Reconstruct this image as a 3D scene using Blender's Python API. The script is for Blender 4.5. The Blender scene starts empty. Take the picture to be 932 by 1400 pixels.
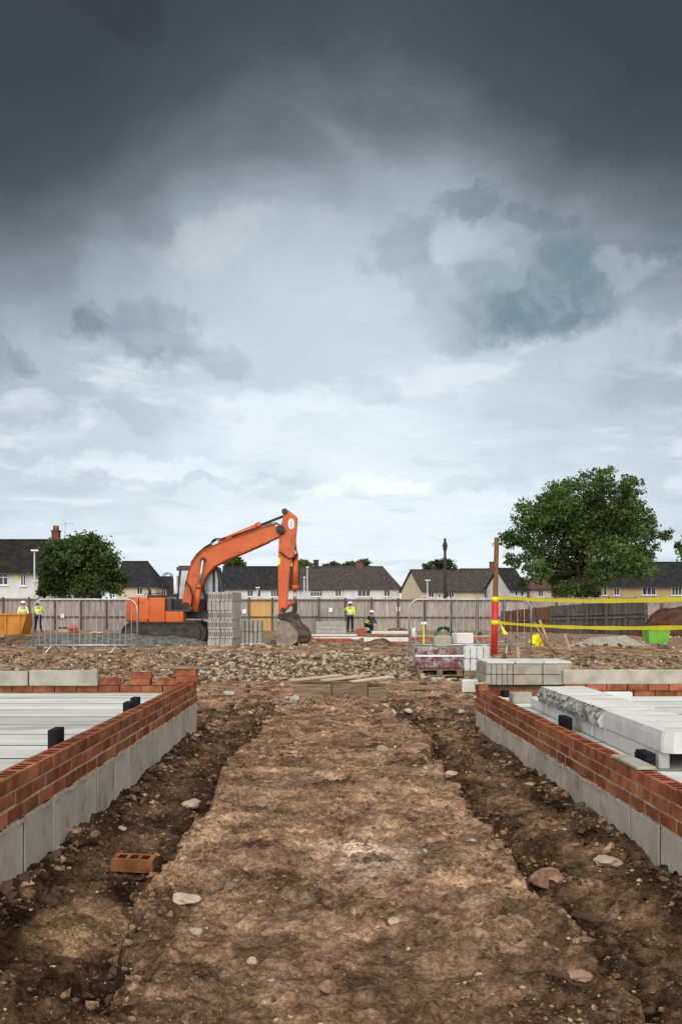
import bpy, math, random
import numpy as np
from mathutils import Vector, Matrix

R = math.radians
random.seed(7)
SC = bpy.context.scene
COL = SC.collection

# ------------------------------------------------------------------ camera
H = 1.35                      # eye height (m)
F, VX, VY = 1278.0, 446.0, 832.0   # focal length and principal direction in photo pixels (932 x 1400)
cam_d = bpy.data.cameras.new('camera')
cam = bpy.data.objects.new('camera', cam_d)
COL.objects.link(cam)
cam.location = (0, 0, H)
cam.rotation_euler = (R(90), 0, 0)
cam_d.sensor_fit = 'AUTO'
cam_d.sensor_width = 36
cam_d.lens = F / 1400 * 36
cam_d.shift_x = (466 - VX) / 1400
cam_d.shift_y = (VY - 700) / 1400
cam_d.clip_start = 0.05
cam_d.clip_end = 3000
SC.camera = cam

# ------------------------------------------------------------------ exposure
EXPO = 1.3
SC.view_settings.view_transform = 'Standard'
SC.view_settings.look = 'None'
SC.view_settings.exposure = EXPO
SC.view_settings.gamma = 1

# ------------------------------------------------------------------ node helper
class NT:
    def __init__(s, tree):
        s.t = tree
    def n(s, typ, **kw):
        nd = s.t.nodes.new(typ)
        for k, v in kw.items():
            setattr(nd, k, v)
        return nd
    def lk(s, a, b):
        s.t.links.new(a, b)
    def put(s, sock, v):
        if isinstance(v, bpy.types.NodeSocket):
            s.lk(v, sock)
        else:
            sock.default_value = v
    def m(s, op, a, b=None, c=None, clamp=False):
        nd = s.n('ShaderNodeMath', operation=op, use_clamp=clamp)
        for i, v in enumerate((a, b, c)):
            if v is not None:
                s.put(nd.inputs[i], v)
        return nd.outputs[0]
    def mix(s, f, a, b, mode='MIX'):
        nd = s.n('ShaderNodeMix', data_type='RGBA', blend_type=mode)
        s.put(nd.inputs[0], f); s.put(nd.inputs[6], a); s.put(nd.inputs[7], b)
        return nd.outputs[2]
    def noise(s, vec, scale, detail=4, rough=.55, dist=0.0):
        nd = s.n('ShaderNodeTexNoise')
        if vec is not None:
            s.lk(vec, nd.inputs['Vector'])
        nd.inputs['Scale'].default_value = scale
        nd.inputs['Detail'].default_value = detail
        nd.inputs['Roughness'].default_value = rough
        nd.inputs['Distortion'].default_value = dist
        return nd.outputs[0]
    def sstep(s, v, a, b, lo=0.0, hi=1.0):
        nd = s.n('ShaderNodeMapRange', interpolation_type='SMOOTHSTEP')
        s.put(nd.inputs[0], v)
        for i, q in enumerate((a, b, lo, hi)):
            nd.inputs[i + 1].default_value = q
        return nd.outputs[0]
    def ramp(s, v, stops):
        nd = s.n('ShaderNodeValToRGB')
        s.put(nd.inputs[0], v)
        e = nd.color_ramp.elements
        while len(e) < len(stops):
            e.new(0.5)
        for i, (p, c) in enumerate(stops):
            e[i].position = p
            e[i].color = (*c, 1)
        return nd.outputs[0]

# ------------------------------------------------------------------ sky and sun
SUN_EL, SUN_AZ = R(47), R(184)      # azimuth clockwise from +Y: behind the camera, veiled by cloud
def build_world():
    w = bpy.data.worlds.new('World'); SC.world = w; w.use_nodes = True
    t = NT(w.node_tree)
    for nd in list(w.node_tree.nodes):
        w.node_tree.nodes.remove(nd)
    out = t.n('ShaderNodeOutputWorld'); bg = t.n('ShaderNodeBackground')
    sky = t.n('ShaderNodeTexSky', sky_type='NISHITA', sun_disc=False)
    sky.sun_elevation = SUN_EL; sky.sun_rotation = SUN_AZ
    tc = t.n('ShaderNodeTexCoord'); gen = tc.outputs['Generated']
    sp = t.n('ShaderNodeSeparateXYZ'); t.lk(gen, sp.inputs[0])
    x, y, z = sp.outputs
    el = t.m('MULTIPLY', t.m('ARCSINE', z), 57.2958)
    az = t.m('MULTIPLY', t.m('ARCTAN2', x, y), 57.2958)
    zz = t.m('ADD', t.m('MAXIMUM', z, 0.0), 0.13)
    cv = t.n('ShaderNodeCombineXYZ')
    t.lk(t.m('DIVIDE', x, zz), cv.inputs[0]); t.lk(t.m('DIVIDE', y, zz), cv.inputs[1])
    pl = cv.outputs[0]
    n1 = t.noise(pl, 0.9, 5, .5, .3)
    n2 = t.noise(pl, 2.2, 7, .56, .4)
    n3 = t.noise(gen, 7.0, 7, .56, .35)
    # elevation, warped by the cloud field; the dark shelf hangs lower to either side
    side = t.m('MULTIPLY', t.m('COSINE', t.m('MULTIPLY', t.m('SUBTRACT', az, 1.5), 0.135)), -4.6)
    e2 = t.m('ADD', el, side)
    e2 = t.m('ADD', e2, t.m('MULTIPLY', t.m('SUBTRACT', n1, .5), 7.0))
    e2 = t.m('ADD', e2, t.m('MULTIPLY', t.m('SUBTRACT', n3, .5), 6.0))
    e2 = t.m('ADD', e2, 1.7)
    k = lambda r, g, b: ((r / 255) ** 2.2, (g / 255) ** 2.2, (b / 255) ** 2.2)
    stops = [(-1, (217, 226, 232)), (3, (215, 225, 231)), (6, (208, 219, 226)), (10, (197, 208, 216)), (15, (176, 189, 198)),
             (19, (160, 172, 181)), (22.5, (138, 148, 156)), (25.5, (103, 112, 119)), (29, (71, 78, 83)), (34, (58, 64, 68)), (60, (57, 63, 67))]
    base = t.ramp(t.m('DIVIDE', t.m('ADD', e2, 1.0), 61.0), [((a + 1) / 61.0, k(*c)) for a, c in stops])
    # brighter torn streaks and dull lower bellies
    up = t.sstep(n2, .50, .62)
    low = t.sstep(n2, .48, .36)
    lowmask = t.sstep(el, 22, 13)
    base = t.mix(t.m('MULTIPLY', t.m('MULTIPLY', up, .5), lowmask), base, (.72, .77, .80, 1))
    base = t.mix(t.m('MULTIPLY', t.m('MULTIPLY', low, .26), lowmask), base, (.37, .43, .48, 1))
    # individual ragged scud clouds and openings: (azimuth, elevation, half width, half height, strength, tint)
    def deg(px, py):
        a = math.atan2(px - VX, F)
        return math.degrees(a), math.degrees(math.atan((VY - py) / F * math.cos(a)))
    n4 = t.noise(gen, 13.0, 6, .6, .5)
    n5 = t.noise(gen, 5.0, 5, .55, .2)
    azw = t.m('ADD', az, t.m('MULTIPLY', t.m('SUBTRACT', n4, .5), 7.5))
    elw = t.m('ADD', el, t.m('MULTIPLY', t.m('SUBTRACT', t.noise(gen, 12.0, 7, .64), .5), 6.0))
    scud = [(745, 396, 112, 66, .85, (.13, .20, .235)), (700, 430, 150, 40, .42, (.13, .195, .24)), (556, 340, 62, 34, .72, (.13, .19, .225)), (580, 385, 40, 34, .55, (.15, .22, .26)), (640, 288, 50, 17, .5, (.10, .14, .17)),
            (730, 302, 46, 16, .5, (.12, .16, .19)), (110, 432, 40, 24, .75, (.15, .20, .24)), (205, 455, 60, 34, .55, (.17, .23, .28)), (290, 492, 56, 22, .32, (.19, .25, .3)), (20, 490, 40, 22, .45, (.13, .17, .20)),
            (540, 180, 60, 50, .2, (.05, .062, .072)), (910, 330, 44, 40, .35, (.12, .16, .19)), (525, 535, 40, 18, .22, (.2, .28, .34)),
            (690, 668, 110, 16, .28, (.34, .43, .50)), (250, 665, 170, 9, .25, (.36, .44, .5)), (880, 520, 80, 30, .3, (.25, .32, .38)), (120, 560, 150, 26, .22, (.30, .36, .42)),
            (170, 20, 60, 36, .35, (.022, .026, .03)),
            (300, 330, 70, 44, .40, (.50, .55, .59)), (430, 400, 230, 100, .45, (.50, .555, .60)), (180, 390, 80, 46, .15, (.40, .46, .51)), (640, 345, 40, 26, .35, (.5, .55, .6)), (450, 290, 190, 60, .22, (.36, .41, .46)), (855, 352, 44, 26, .42, (.44, .50, .54)), (690, 355, 40, 30, .4, (.40, .46, .50)), (860, 470, 70, 40, .4, (.50, .56, .61)), (80, 470, 60, 30, .3, (.42, .48, .53)), (440, 590, 200, 50, .32, (.66, .74, .79)), (520, 668, 80, 16, .85, (.80, .86, .89)), (390, 548, 110, 20, .5, (.72, .79, .83)), (200, 640, 160, 18, .45, (.76, .83, .87)), (130, 600, 110, 22, .3, (.60, .66, .72)), (560, 740, 240, 30, .35, (.66, .74, .79))]
    tex = t.sstep(t.noise(gen, 17.0, 6, .62, .6), .30, .52, .5, 1.0)
    for px, py, wx, wy, st, c in scud:
        a0, e0 = deg(px, py)
        rx = wx / F * 57.3; ry = wy / F * 57.3
        dx = t.m('DIVIDE', t.m('SUBTRACT', azw, a0), rx); dy = t.m('DIVIDE', t.m('SUBTRACT', elw, e0), ry)
        d2 = t.m('ADD', t.m('MULTIPLY', dx, dx), t.m('MULTIPLY', dy, dy))
        msk = t.sstep(d2, 1.45, .3, 0, st)
        base = t.mix(t.m('MULTIPLY', msk, tex), base, (*c, 1))
    fine = t.m('ADD', .93, t.m('MULTIPLY', n4, .14))
    fc = t.n('ShaderNodeCombineXYZ')
    for i in range(3): t.lk(fine, fc.inputs[i])
    base = t.mix(1.0, base, fc.outputs[0], 'MULTIPLY')
    sc = t.n('ShaderNodeVectorMath', operation='SCALE'); t.lk(base, sc.inputs[0]); sc.inputs['Scale'].default_value = 12.2 / 2 ** EXPO
    col = t.mix(.985, sky.outputs[0], sc.outputs[0])
    t.lk(col, bg.inputs[0]); bg.inputs[1].default_value = .1
    t.lk(bg.outputs[0], out.inputs[0])
build_world()
sl = bpy.data.lights.new('sun', 'SUN'); sl.energy = 1.75; sl.angle = R(95); sl.color = (1, .965, .91)
so = bpy.data.objects.new('sun', sl); COL.objects.link(so)
so.location = (-20, -30, 60)
dirv = Vector((math.sin(SUN_AZ) * math.cos(SUN_EL), math.cos(SUN_AZ) * math.cos(SUN_EL), math.sin(SUN_EL)))
so.rotation_euler = dirv.to_track_quat('Z', 'Y').to_euler()

# ------------------------------------------------------------------ numpy noise and the lie of the land
_rng = np.random.default_rng(11)
_P = _rng.random((256, 256))
def vnoise(x, y):
    x = np.asarray(x, float); y = np.asarray(y, float)
    xi = np.floor(x).astype(int); yi = np.floor(y).astype(int)
    fx = x - xi; fy = y - yi
    fx = fx * fx * (3 - 2 * fx); fy = fy * fy * (3 - 2 * fy)
    a = _P[xi & 255, yi & 255]; b = _P[(xi + 1) & 255, yi & 255]
    c = _P[xi & 255, (yi + 1) & 255]; d = _P[(xi + 1) & 255, (yi + 1) & 255]
    return (a * (1 - fx) + b * fx) * (1 - fy) + (c * (1 - fx) + d * fx) * fy
def fbm(x, y, o=4, g=.5):
    s = 0; a = 1; n = 0
    for i in range(o):
        s = s + a * vnoise(x * 2 ** i + 17.3 * i, y * 2 ** i + 5.1 * i); n += a; a *= g
    return s / n
def ss(a, b, v):
    t = np.clip((v - a) / (b - a), 0, 1)
    return t * t * (3 - 2 * t)
def wall_l(y): return .0141 * y - 1.5
def wall_r(y): return 1.78 - .0149 * y
def path_mask(x, y):
    xl = -.72 + .16 * (fbm(y * 1.1, 3.3 + 0 * y, 3) - .5) * 2 + .05 * (vnoise(y * 6, 9.1 + 0 * y) - .5) + .10 * ss(8, 11, y)
    xr = .92 + .22 * (fbm(y * 1.0 + 40, 8.3 + 0 * y, 3) - .5) * 2 + .07 * (vnoise(y * 5, 2.1 + 0 * y) - .5) - .25 * ss(9, 11.5, y)
    w = .035
    m = ss(xl - w, xl + w, x) * (1 - ss(xr - w, xr + w, x))
    e = np.maximum(np.exp(-((x - xl) / .16) ** 2), np.exp(-((x - xr) / .18) ** 2))
    f = 1 - ss(12.2, 13.6, y)
    return m * f + (1 - f) * .62, e * f
def land(x, y):
    x = np.asarray(x, float); y = np.asarray(y, float)
    m, e = path_mask(x, y)
    near = 1 - ss(13.5, 15.5, y)
    pad = np.exp(-(((x + 1.03) / .24) ** 2 + ((y - 3.88) / .42) ** 2) ** 2)
    z = .165 * m
    z = z - .11 * e * (1 - m) * near
    # earth thrown against the foot of the walls
    dl = np.abs(x - wall_l(y)); dr = np.abs(x - wall_r(y))
    foot = np.maximum(np.exp(-(dl / .13) ** 2), np.exp(-(dr / .13) ** 2)) * (y < 10.6) * near
    z = z + foot * (np.where(x < 0, .05, .0) + .065 * fbm(x * 5, y * 4, 3))
    # roughness
    amp = .35 + .65 * (1 - m) + .9 * e
    z = z + (fbm(x * 1.3, y * 1.3, 3) - .5) * .08
    z = z + (fbm(x * 4.7 + 9, y * 4.7, 3) - .5) * .075 * amp
    rid = 1 - np.abs(2 * fbm(x * 9 + 31, y * 9 + 5, 3) - 1)
    z = z + (rid - .7) * .050 * (amp + .25 * m) * (1 - .85 * pad)
    z = z + (fbm(x * 26, y * 26, 3) - .5) * .026 * (near * (.55 + .55 * amp) + .4)
    rough = ss(.42, .62, fbm(x * 2.3 + 70, y * 1.9 + 12, 4)) * near
    rd2 = 1 - np.abs(2 * fbm(x * 21 + 3, y * 21 + 45, 3) - 1)
    z = z + (rd2 - .7) * .034 * (.25 + rough) * near + (rough - .4) * .018 * m
    z = z + (vnoise(x * 70, y * 70) - .5) * .009 * near
    # low bank of hardcore, then the site falling away gently behind it
    ee = y + (fbm(x * .35, 2.2 + 0 * y, 3) - .5) * 1.6
    bank = ss(15.9, 18.5, ee) * .35
    fall = ss(20.5, 34, y) * .47
    z = z + bank - fall + bank * (fbm(x * 1.6, y * 1.6, 3) - .5) * .14
    z = z - .3 * ss(70, 110, y)
    return z
def gz(x, y): return float(land(x, y))
def X(px, Y): return (px - VX) * Y / F
def Z(py, Y): return H - (py - VY) * Y / F
def gp(px, py):
    Y = 1.3 * F / (py - VY)
    for _ in range(12):
        z = gz(X(px, Y), Y)
        Y = .5 * Y + .5 * (H - z) * F / (py - VY)
    return Vector((X(px, Y), Y, gz(X(px, Y), Y)))

# ------------------------------------------------------------------ materials
def pm(name, c1, c2, scale=6., rough=.85, bump=.15, bscale=50., metal=0., rand=.0, lo=.32, hi=.68, detail=5, dirt=None, dscale=3., dlo=.55, dhi=.75, stretch=(1, 1, 1), coat=0.0, spec=None):
    m = bpy.data.materials.new(name); m.use_nodes = True
    t = NT(m.node_tree); b = m.node_tree.nodes['Principled BSDF']
    tc = t.n('ShaderNodeTexCoord'); oi = t.n('ShaderNodeObjectInfo')
    off = t.m('MULTIPLY', oi.outputs['Random'], 47.)
    va = t.n('ShaderNodeVectorMath', operation='ADD'); t.lk(tc.outputs['Object'], va.inputs[0]); t.lk(off, va.inputs[1])
    vm = t.n('ShaderNodeVectorMath', operation='MULTIPLY'); t.lk(va.outputs[0], vm.inputs[0]); vm.inputs[1].default_value = stretch
    v = vm.outputs[0]
    n = t.noise(v, scale, detail, .6)
    col = t.mix(t.sstep(n, lo, hi), (*c1, 1), (*c2, 1))
    if dirt:
        dn = t.noise(v, dscale, 6, .65, .4)  # dark strips on the face paint the shade inside hollow slots
        col = t.mix(t.sstep(dn, dlo, dhi), col, (*dirt, 1))
    if rand:
        hv = t.n('ShaderNodeHueSaturation')
        t.lk(col, hv.inputs['Color'])
        t.lk(t.m('ADD', 1 - rand, t.m('MULTIPLY', oi.outputs['Random'], 2 * rand)), hv.inputs['Value'])
        t.lk(t.m('ADD', .5 - rand * .03, t.m('MULTIPLY', t.m('FRACT', t.m('MULTIPLY', oi.outputs['Random'], 7.7)), rand * .06)), hv.inputs['Hue'])
        col = hv.outputs[0]
    t.lk(col, b.inputs['Base Color'])
    b.inputs['Roughness'].default_value = rough
    b.inputs['Metallic'].default_value = metal
    b.inputs['Specular IOR Level'].default_value = spec if spec is not None else (.08 if rough > .7 else .35)
    b.inputs['Coat Weight'].default_value = coat
    if bump:
        bn = t.noise(v, bscale, 5, .6)
        bp = t.n('ShaderNodeBump'); bp.inputs['Strength'].default_value = bump; bp.inputs['Distance'].default_value = .02
        t.lk(bn, bp.inputs['Height']); t.lk(bp.outputs[0], b.inputs['Normal'])
    return m

def soil_mat(name, attr=True):
    m = bpy.data.materials.new(name); m.use_nodes = True
    t = NT(m.node_tree); b = m.node_tree.nodes['Principled BSDF']
    tc = t.n('ShaderNodeTexCoord'); v = tc.outputs['Object']
    a = t.noise(v, 2.2, 6, .62, .3); d = t.noise(v, 60., 5, .7)
    c = t.m('ADD', t.m('MULTIPLY', t.noise(v, 9., 7, .7, .2), .62), t.m('MULTIPLY', t.noise(v, 31., 5, .7), .38))
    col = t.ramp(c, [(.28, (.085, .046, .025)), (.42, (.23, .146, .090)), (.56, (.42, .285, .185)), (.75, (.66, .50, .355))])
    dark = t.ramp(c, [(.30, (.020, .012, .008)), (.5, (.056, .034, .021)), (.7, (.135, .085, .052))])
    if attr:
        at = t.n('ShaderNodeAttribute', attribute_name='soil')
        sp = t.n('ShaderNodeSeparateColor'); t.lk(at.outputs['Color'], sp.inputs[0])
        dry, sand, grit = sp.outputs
        dry_tone_n = t.m('ADD', dry, t.m('MULTIPLY', t.m('SUBTRACT', a, .5), 1.5), clamp=True)
        col = t.mix(dry_tone_n, dark, col)
        clay = t.m('MULTIPLY', t.sstep(t.noise(v, 1.5, 6, .7, .5), .52, .62), t.m('MULTIPLY', dry, .8))
        col = t.mix(clay, col, t.ramp(c, [(.3, (.17, .085, .055)), (.7, (.42, .27, .20))]))
        pale = t.m('MULTIPLY', t.sstep(t.noise(v, 3.1, 7, .72, .4), .56, .68), t.m('MULTIPLY', dry, .75))
        col = t.mix(pale, col, (.44, .34, .25, 1))
        col = t.mix(t.m('MULTIPLY', sand, t.sstep(c, .2, .6)), col, t.ramp(d, [(.3, (.25, .162, .09)), (.7, (.41, .285, .172))]))
        chalk = t.n('ShaderNodeAttribute', attribute_name='chalk').outputs['Fac']
        col = t.mix(t.m('MULTIPLY', chalk, t.sstep(t.noise(v, 10., 7, .75), .42, .58)), col, (.66, .54, .43, 1))
        col = t.mix(grit, col, t.ramp(t.noise(v, 14., 6, .75), [(.3, (.13, .095, .065)), (.5, (.27, .205, .145)), (.7, (.42, .34, .25))]))
    patch = t.noise(v, 3.6, 8, .74, .35)
    col = t.mix(1., col, t.ramp(patch, [(.36, (.26, .235, .22)), (.46, (.72, .69, .66)), (.55, (1.22, 1.19, 1.15)), (.65, (1.95, 1.86, 1.74))]), 'MULTIPLY')
    # crumbs and grit
    vo = t.n('ShaderNodeTexVoronoi'); t.lk(v, vo.inputs['Vector']); vo.inputs['Scale'].default_value = 38.
    crumb = t.sstep(vo.outputs['Distance'], .22, .10)
    pick = t.sstep(t.noise(v, 7., 3, .6), .55, .68)
    col = t.mix(t.m('MULTIPLY', t.m('MULTIPLY', crumb, pick), .75), col, (.50, .42, .33, 1))
    fine = t.ramp(d, [(.30, (.45, .44, .43)), (.70, (1.5, 1.48, 1.45))])
    col = t.mix(1., col, fine, 'MULTIPLY')
    t.lk(col, b.inputs['Base Color'])
    b.inputs['Roughness'].default_value = .95; b.inputs['Specular IOR Level'].default_value = .04
    bp = t.n('ShaderNodeBump'); bp.inputs['Strength'].default_value = .9; bp.inputs['Distance'].default_value = .035
    hgt = t.m('ADD', t.m('MULTIPLY', c, .8), t.m('ADD', t.m('MULTIPLY', d, .55), t.m('MULTIPLY', crumb, .2)))
    t.lk(hgt, bp.inputs['Height']); t.lk(bp.outputs[0], b.inputs['Normal'])
    return m

M = {}
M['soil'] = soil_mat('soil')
M['soil_crumb'] = soil_mat('soil_crumb', False)
M['clod'] = pm('clod_earth', (.05, .031, .02), (.17, .11, .07), 3., .95, .5, 40., rand=.35)
M['brick'] = pm('red_brick', (.20, .062, .030), (.36, .135, .066), 9., .85, .35, 90., rand=.33, dirt=(.36, .22, .15), dscale=14., dlo=.66, dhi=.8)
M['hole'] = pm('shaded_slot_brick', (.05, .016, .009), (.09, .03, .017), 20., .95, .2)  # brick colour darkened: shade inside the slots is put into it
M['mortar'] = pm('mortar', (.42, .33, .25), (.58, .47, .37), 18., .95, .5, 90., dirt=(.22, .15, .1), dscale=5.)
M['footing'] = pm('footing_block', (.42, .372, .318), (.53, .478, .42), 4., .92, .3, 120., rand=.10, dirt=(.25, .20, .15), dscale=3.2, dlo=.55, dhi=.74)
M['joint'] = pm('gap_shade', (.045, .042, .038), (.085, .08, .072), 12., .95, .2)
M['darkmortar'] = pm('dark_mortar', (.05, .042, .034), (.11, .09, .075), 14., .95, .4)  # darker mortar tone for the block joints
M['block'] = pm('concrete_block', (.32, .295, .265), (.42, .39, .35), 4., .92, .3, 120., rand=.09, dirt=(.22, .18, .145), dscale=3.5, dlo=.54, dhi=.78)
M['slab'] = pm('pale_precast', (.56, .56, .54), (.70, .70, .685), 3., .8, .2, 90., rand=.07, dirt=(.36, .33, .285), dscale=2.1, dlo=.53, dhi=.74)
M['plank'] = pm('floor_plank_concrete', (.50, .50, .485), (.68, .68, .665), 1.6, .85, .25, 90., rand=.10, dirt=(.30, .275, .24), dscale=1.7, dlo=.52, dhi=.74, stretch=(.35, 1.6, 1))
M['lintel'] = pm('lintel_concrete', (.29, .27, .22), (.42, .395, .335), 5., .85, .2, 90., rand=.08, dirt=(.29, .27, .22), dscale=4.)
M['rough'] = pm('rough_concrete', (.11, .105, .092), (.44, .43, .40), 26., .95, .9, 60.)
M['stone'] = pm('pale_stone', (.30, .235, .175), (.47, .385, .295), 8., .9, .3, 60., rand=.28)
M['hardcore'] = pm('hardcore', (.29, .215, .15), (.50, .40, .295), 5., .9, .3, 60.)
M['clay'] = pm('pink_clay', (.17, .095, .06), (.36, .225, .16), 14., .92, .4, 60.)
M['black'] = pm('black_plastic', (.008, .008, .009), (.014, .014, .016), 10., .75, 0, spec=.15)
M['timber'] = pm('weathered_timber', (.13, .094, .062), (.27, .20, .13), 5., .85, .3, 40., rand=.2, stretch=(1, 8, 8))
M['deckwood'] = pm('pallet_deck_wood', (.42, .34, .235), (.60, .50, .37), 5., .85, .25, 40., rand=.18, stretch=(1, 8, 8))
M['palewood'] = pm('pale_timber', (.40, .30, .18), (.56, .44, .28), 5., .8, .2, 40., rand=.15, stretch=(1, 8, 8))
M['polewood'] = pm('pole_timber', (.10, .052, .022), (.19, .10, .045), 4., .8, .3, 40., stretch=(8, 8, 1))
M['galv'] = pm('galvanised_steel', (.42, .43, .44), (.56, .57, .58), 6., .42, .05, metal=.7, dirt=(.3, .26, .22), dscale=8.)
M['orange'] = pm('orange_paint', (.50, .082, .008), (.60, .112, .011), 1.8, .45, .04, 30., dirt=(.27, .06, .018), dscale=2.2, dlo=.54, dhi=.70, coat=.15)
M['orange_dark'] = pm('grimy_orange', (.30, .055, .012), (.50, .09, .016), 4., .6, .1, dirt=(.06, .03, .02), dscale=3.)
M['steel'] = pm('dark_steel', (.025, .022, .02), (.06, .052, .045), 6., .6, .1, metal=.3, dirt=(.12, .085, .055), dscale=4.)
M['bucket'] = pm('worn_bucket_steel', (.085, .063, .048), (.19, .145, .11), 4., .6, .2, 30., metal=.35, dirt=(.26, .19, .13), dscale=3.)
M['cheek'] = pm('bucket_cheek_plate', (.22, .18, .145), (.34, .285, .235), 4., .65, .2, 30., metal=.2, dirt=(.16, .11, .08), dscale=3.)
M['rubber'] = pm('rubber_hose', (.012, .012, .012), (.025, .024, .022), 10., .6, 0)
M['chrome'] = pm('cylinder_rod', (.40, .37, .33), (.55, .52, .48), 6., .3, 0, metal=.8)
M['cabgrey'] = pm('cab_charcoal', (.035, .038, .042), (.06, .064, .07), 5., .5, 0)
M['white'] = pm('white_paint', (.72, .73, .73), (.80, .81, .81), 4., .55, 0)
M['glass'] = pm('window_glass', (.018, .024, .028), (.06, .075, .085), 1.2, .12, 0, spec=.3)
M['cabglass'] = pm('cab_glass', (.32, .42, .45), (.50, .60, .62), 1.5, .1, 0, spec=.6)  # opaque; brightness of the sky behind the cab painted into its colour
M['render'] = pm('white_render', (.60, .60, .585), (.70, .70, .69), 1., .9, .05, dirt=(.5, .49, .46), dscale=.6)
M['cream'] = pm('cream_render', (.56, .48, .36), (.66, .58, .45), 1., .9, .05)
M['tan'] = pm('tan_render', (.44, .34, .17), (.52, .41, .22), 1., .9, .05)
M['pinkr'] = pm('pinkish_render', (.55, .48, .44), (.62, .55, .5), 1., .9, .05)
M['roof_slate'] = pm('dark_roof', (.018, .018, .02), (.038, .037, .038), 2.5, .85, .3, 8., dirt=(.085, .07, .055), dscale=1.1, dlo=.58)
M['roof_moss'] = pm('mossy_roof', (.016, .014, .013), (.034, .03, .027), 1.5, .9, .3, 8., dirt=(.13, .075, .04), dscale=.9, dlo=.66, dhi=.75)
M['roof_brown'] = pm('brown_roof', (.046, .039, .036), (.082, .069, .063), 2.5, .85, .3, 8., dirt=(.11, .085, .07), dscale=1.)
M['roof_red'] = pm('red_brown_roof', (.075, .042, .036), (.12, .072, .06), 2.5, .85, .3, 8.)
M['chimney'] = pm('chimney_brick', (.14, .05, .032), (.21, .085, .055), 4., .9, .2)
M['fence'] = pm('fence_boards', (.25, .215, .185), (.42, .37, .325), 1.6, .9, .3, 14., rand=.16, stretch=(5, 5, .7), dirt=(.31, .27, .235), dscale=1.2, dlo=.52, dhi=.72)
M['fence_purple'] = pm('fence_boards_mauve', (.23, .185, .175), (.38, .32, .305), 1.6, .9, .3, 14., rand=.12, stretch=(5, 5, .7), dirt=(.30, .25, .24), dscale=1.2, dlo=.55, dhi=.75)
M['fence_post'] = pm('fence_post_wood', (.085, .067, .055), (.15, .122, .102), 3., .9, .3, 14., rand=.2)
M['fence_new'] = pm('fence_new_boards', (.50, .27, .08), (.62, .37, .13), 1.6, .85, .2, 14., stretch=(5, 5, .7))
M['fence_dark'] = pm('fence_dark_boards', (.055, .05, .048), (.105, .097, .092), 1.6, .9, .3, 14., rand=.2, stretch=(5, 5, .7))
M['fence_brown'] = pm('fence_brown_boards', (.12, .058, .035), (.19, .095, .058), 1.6, .9, .3, 14., rand=.2, stretch=(5, 5, .7))
M['red'] = pm('red_sleeve', (.52, .018, .018), (.62, .03, .028), 4., .5, .03)
M['yellow'] = pm('yellow_tape', (.86, .73, .012), (.93, .81, .02), 2., .45, 0)
M['hivis'] = pm('hi_vis_yellow', (.62, .82, .02), (.75, .92, .05), 6., .7, .1)
M['hivis_band'] = pm('reflective_band', (.55, .57, .55), (.7, .71, .7), 6., .4, 0)
M['navy'] = pm('dark_trousers', (.014, .018, .03), (.03, .034, .05), 8., .9, .1)
M['greycloth'] = pm('grey_shirt', (.18, .19, .2), (.26, .27, .28), 8., .9, .1)
M['skin'] = pm('skin', (.42, .25, .18), (.50, .31, .23), 8., .6, 0)
M['hair'] = pm('hair', (.03, .02, .014), (.05, .033, .022), 8., .7, 0)
M['boot'] = pm('boot', (.05, .032, .02), (.09, .06, .038), 8., .8, 0)
M['helmet'] = pm('white_helmet', (.74, .74, .73), (.8, .8, .79), 4., .35, 0)
M['skip'] = pm('skip_orange', (.42, .16, .018), (.55, .235, .028), 2., .6, .1, dirt=(.20, .085, .025), dscale=1.4)
M['green'] = pm('green_plastic', (.13, .38, .035), (.19, .47, .055), 4., .5, 0)
M['dkgreen'] = pm('green_hose', (.012, .09, .05), (.02, .13, .07), 4., .5, 0)
M['burgundy'] = pm('burgundy_brick', (.11, .012, .016), (.18, .024, .028), 10., .8, .1, rand=.25)
M['gravel'] = pm('grey_gravel', (.065, .063, .06), (.18, .172, .16), 9., .95, .7, 25.)
M['sandheap'] = pm('pale_ballast', (.30, .265, .22), (.44, .40, .345), 5., .95, .6, 20.)
M['redearth'] = pm('red_earth', (.045, .022, .014), (.11, .056, .036), 1.6, .95, .8, 6.)
M['bark'] = pm('bark', (.028, .021, .015), (.06, .046, .034), 3., .95, .6, 14., stretch=(1, 1, .3))
M['lamp'] = pm('grey_lamp_post', (.36, .37, .38), (.46, .47, .48), 4., .5, 0)
M['darkpole'] = pm('dark_pole', (.035, .033, .03), (.06, .056, .05), 4., .8, .2)
M['blue'] = pm('blue_plastic', (.03, .07, .30), (.045, .1, .38), 4., .5, 0)
M['pipe'] = pm('white_pipe', (.62, .60, .57), (.72, .70, .67), 4., .5, 0)
M['clayred'] = pm('clay_red', (.33, .10, .06), (.44, .15, .09), 6., .8, .1, rand=.2)

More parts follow.
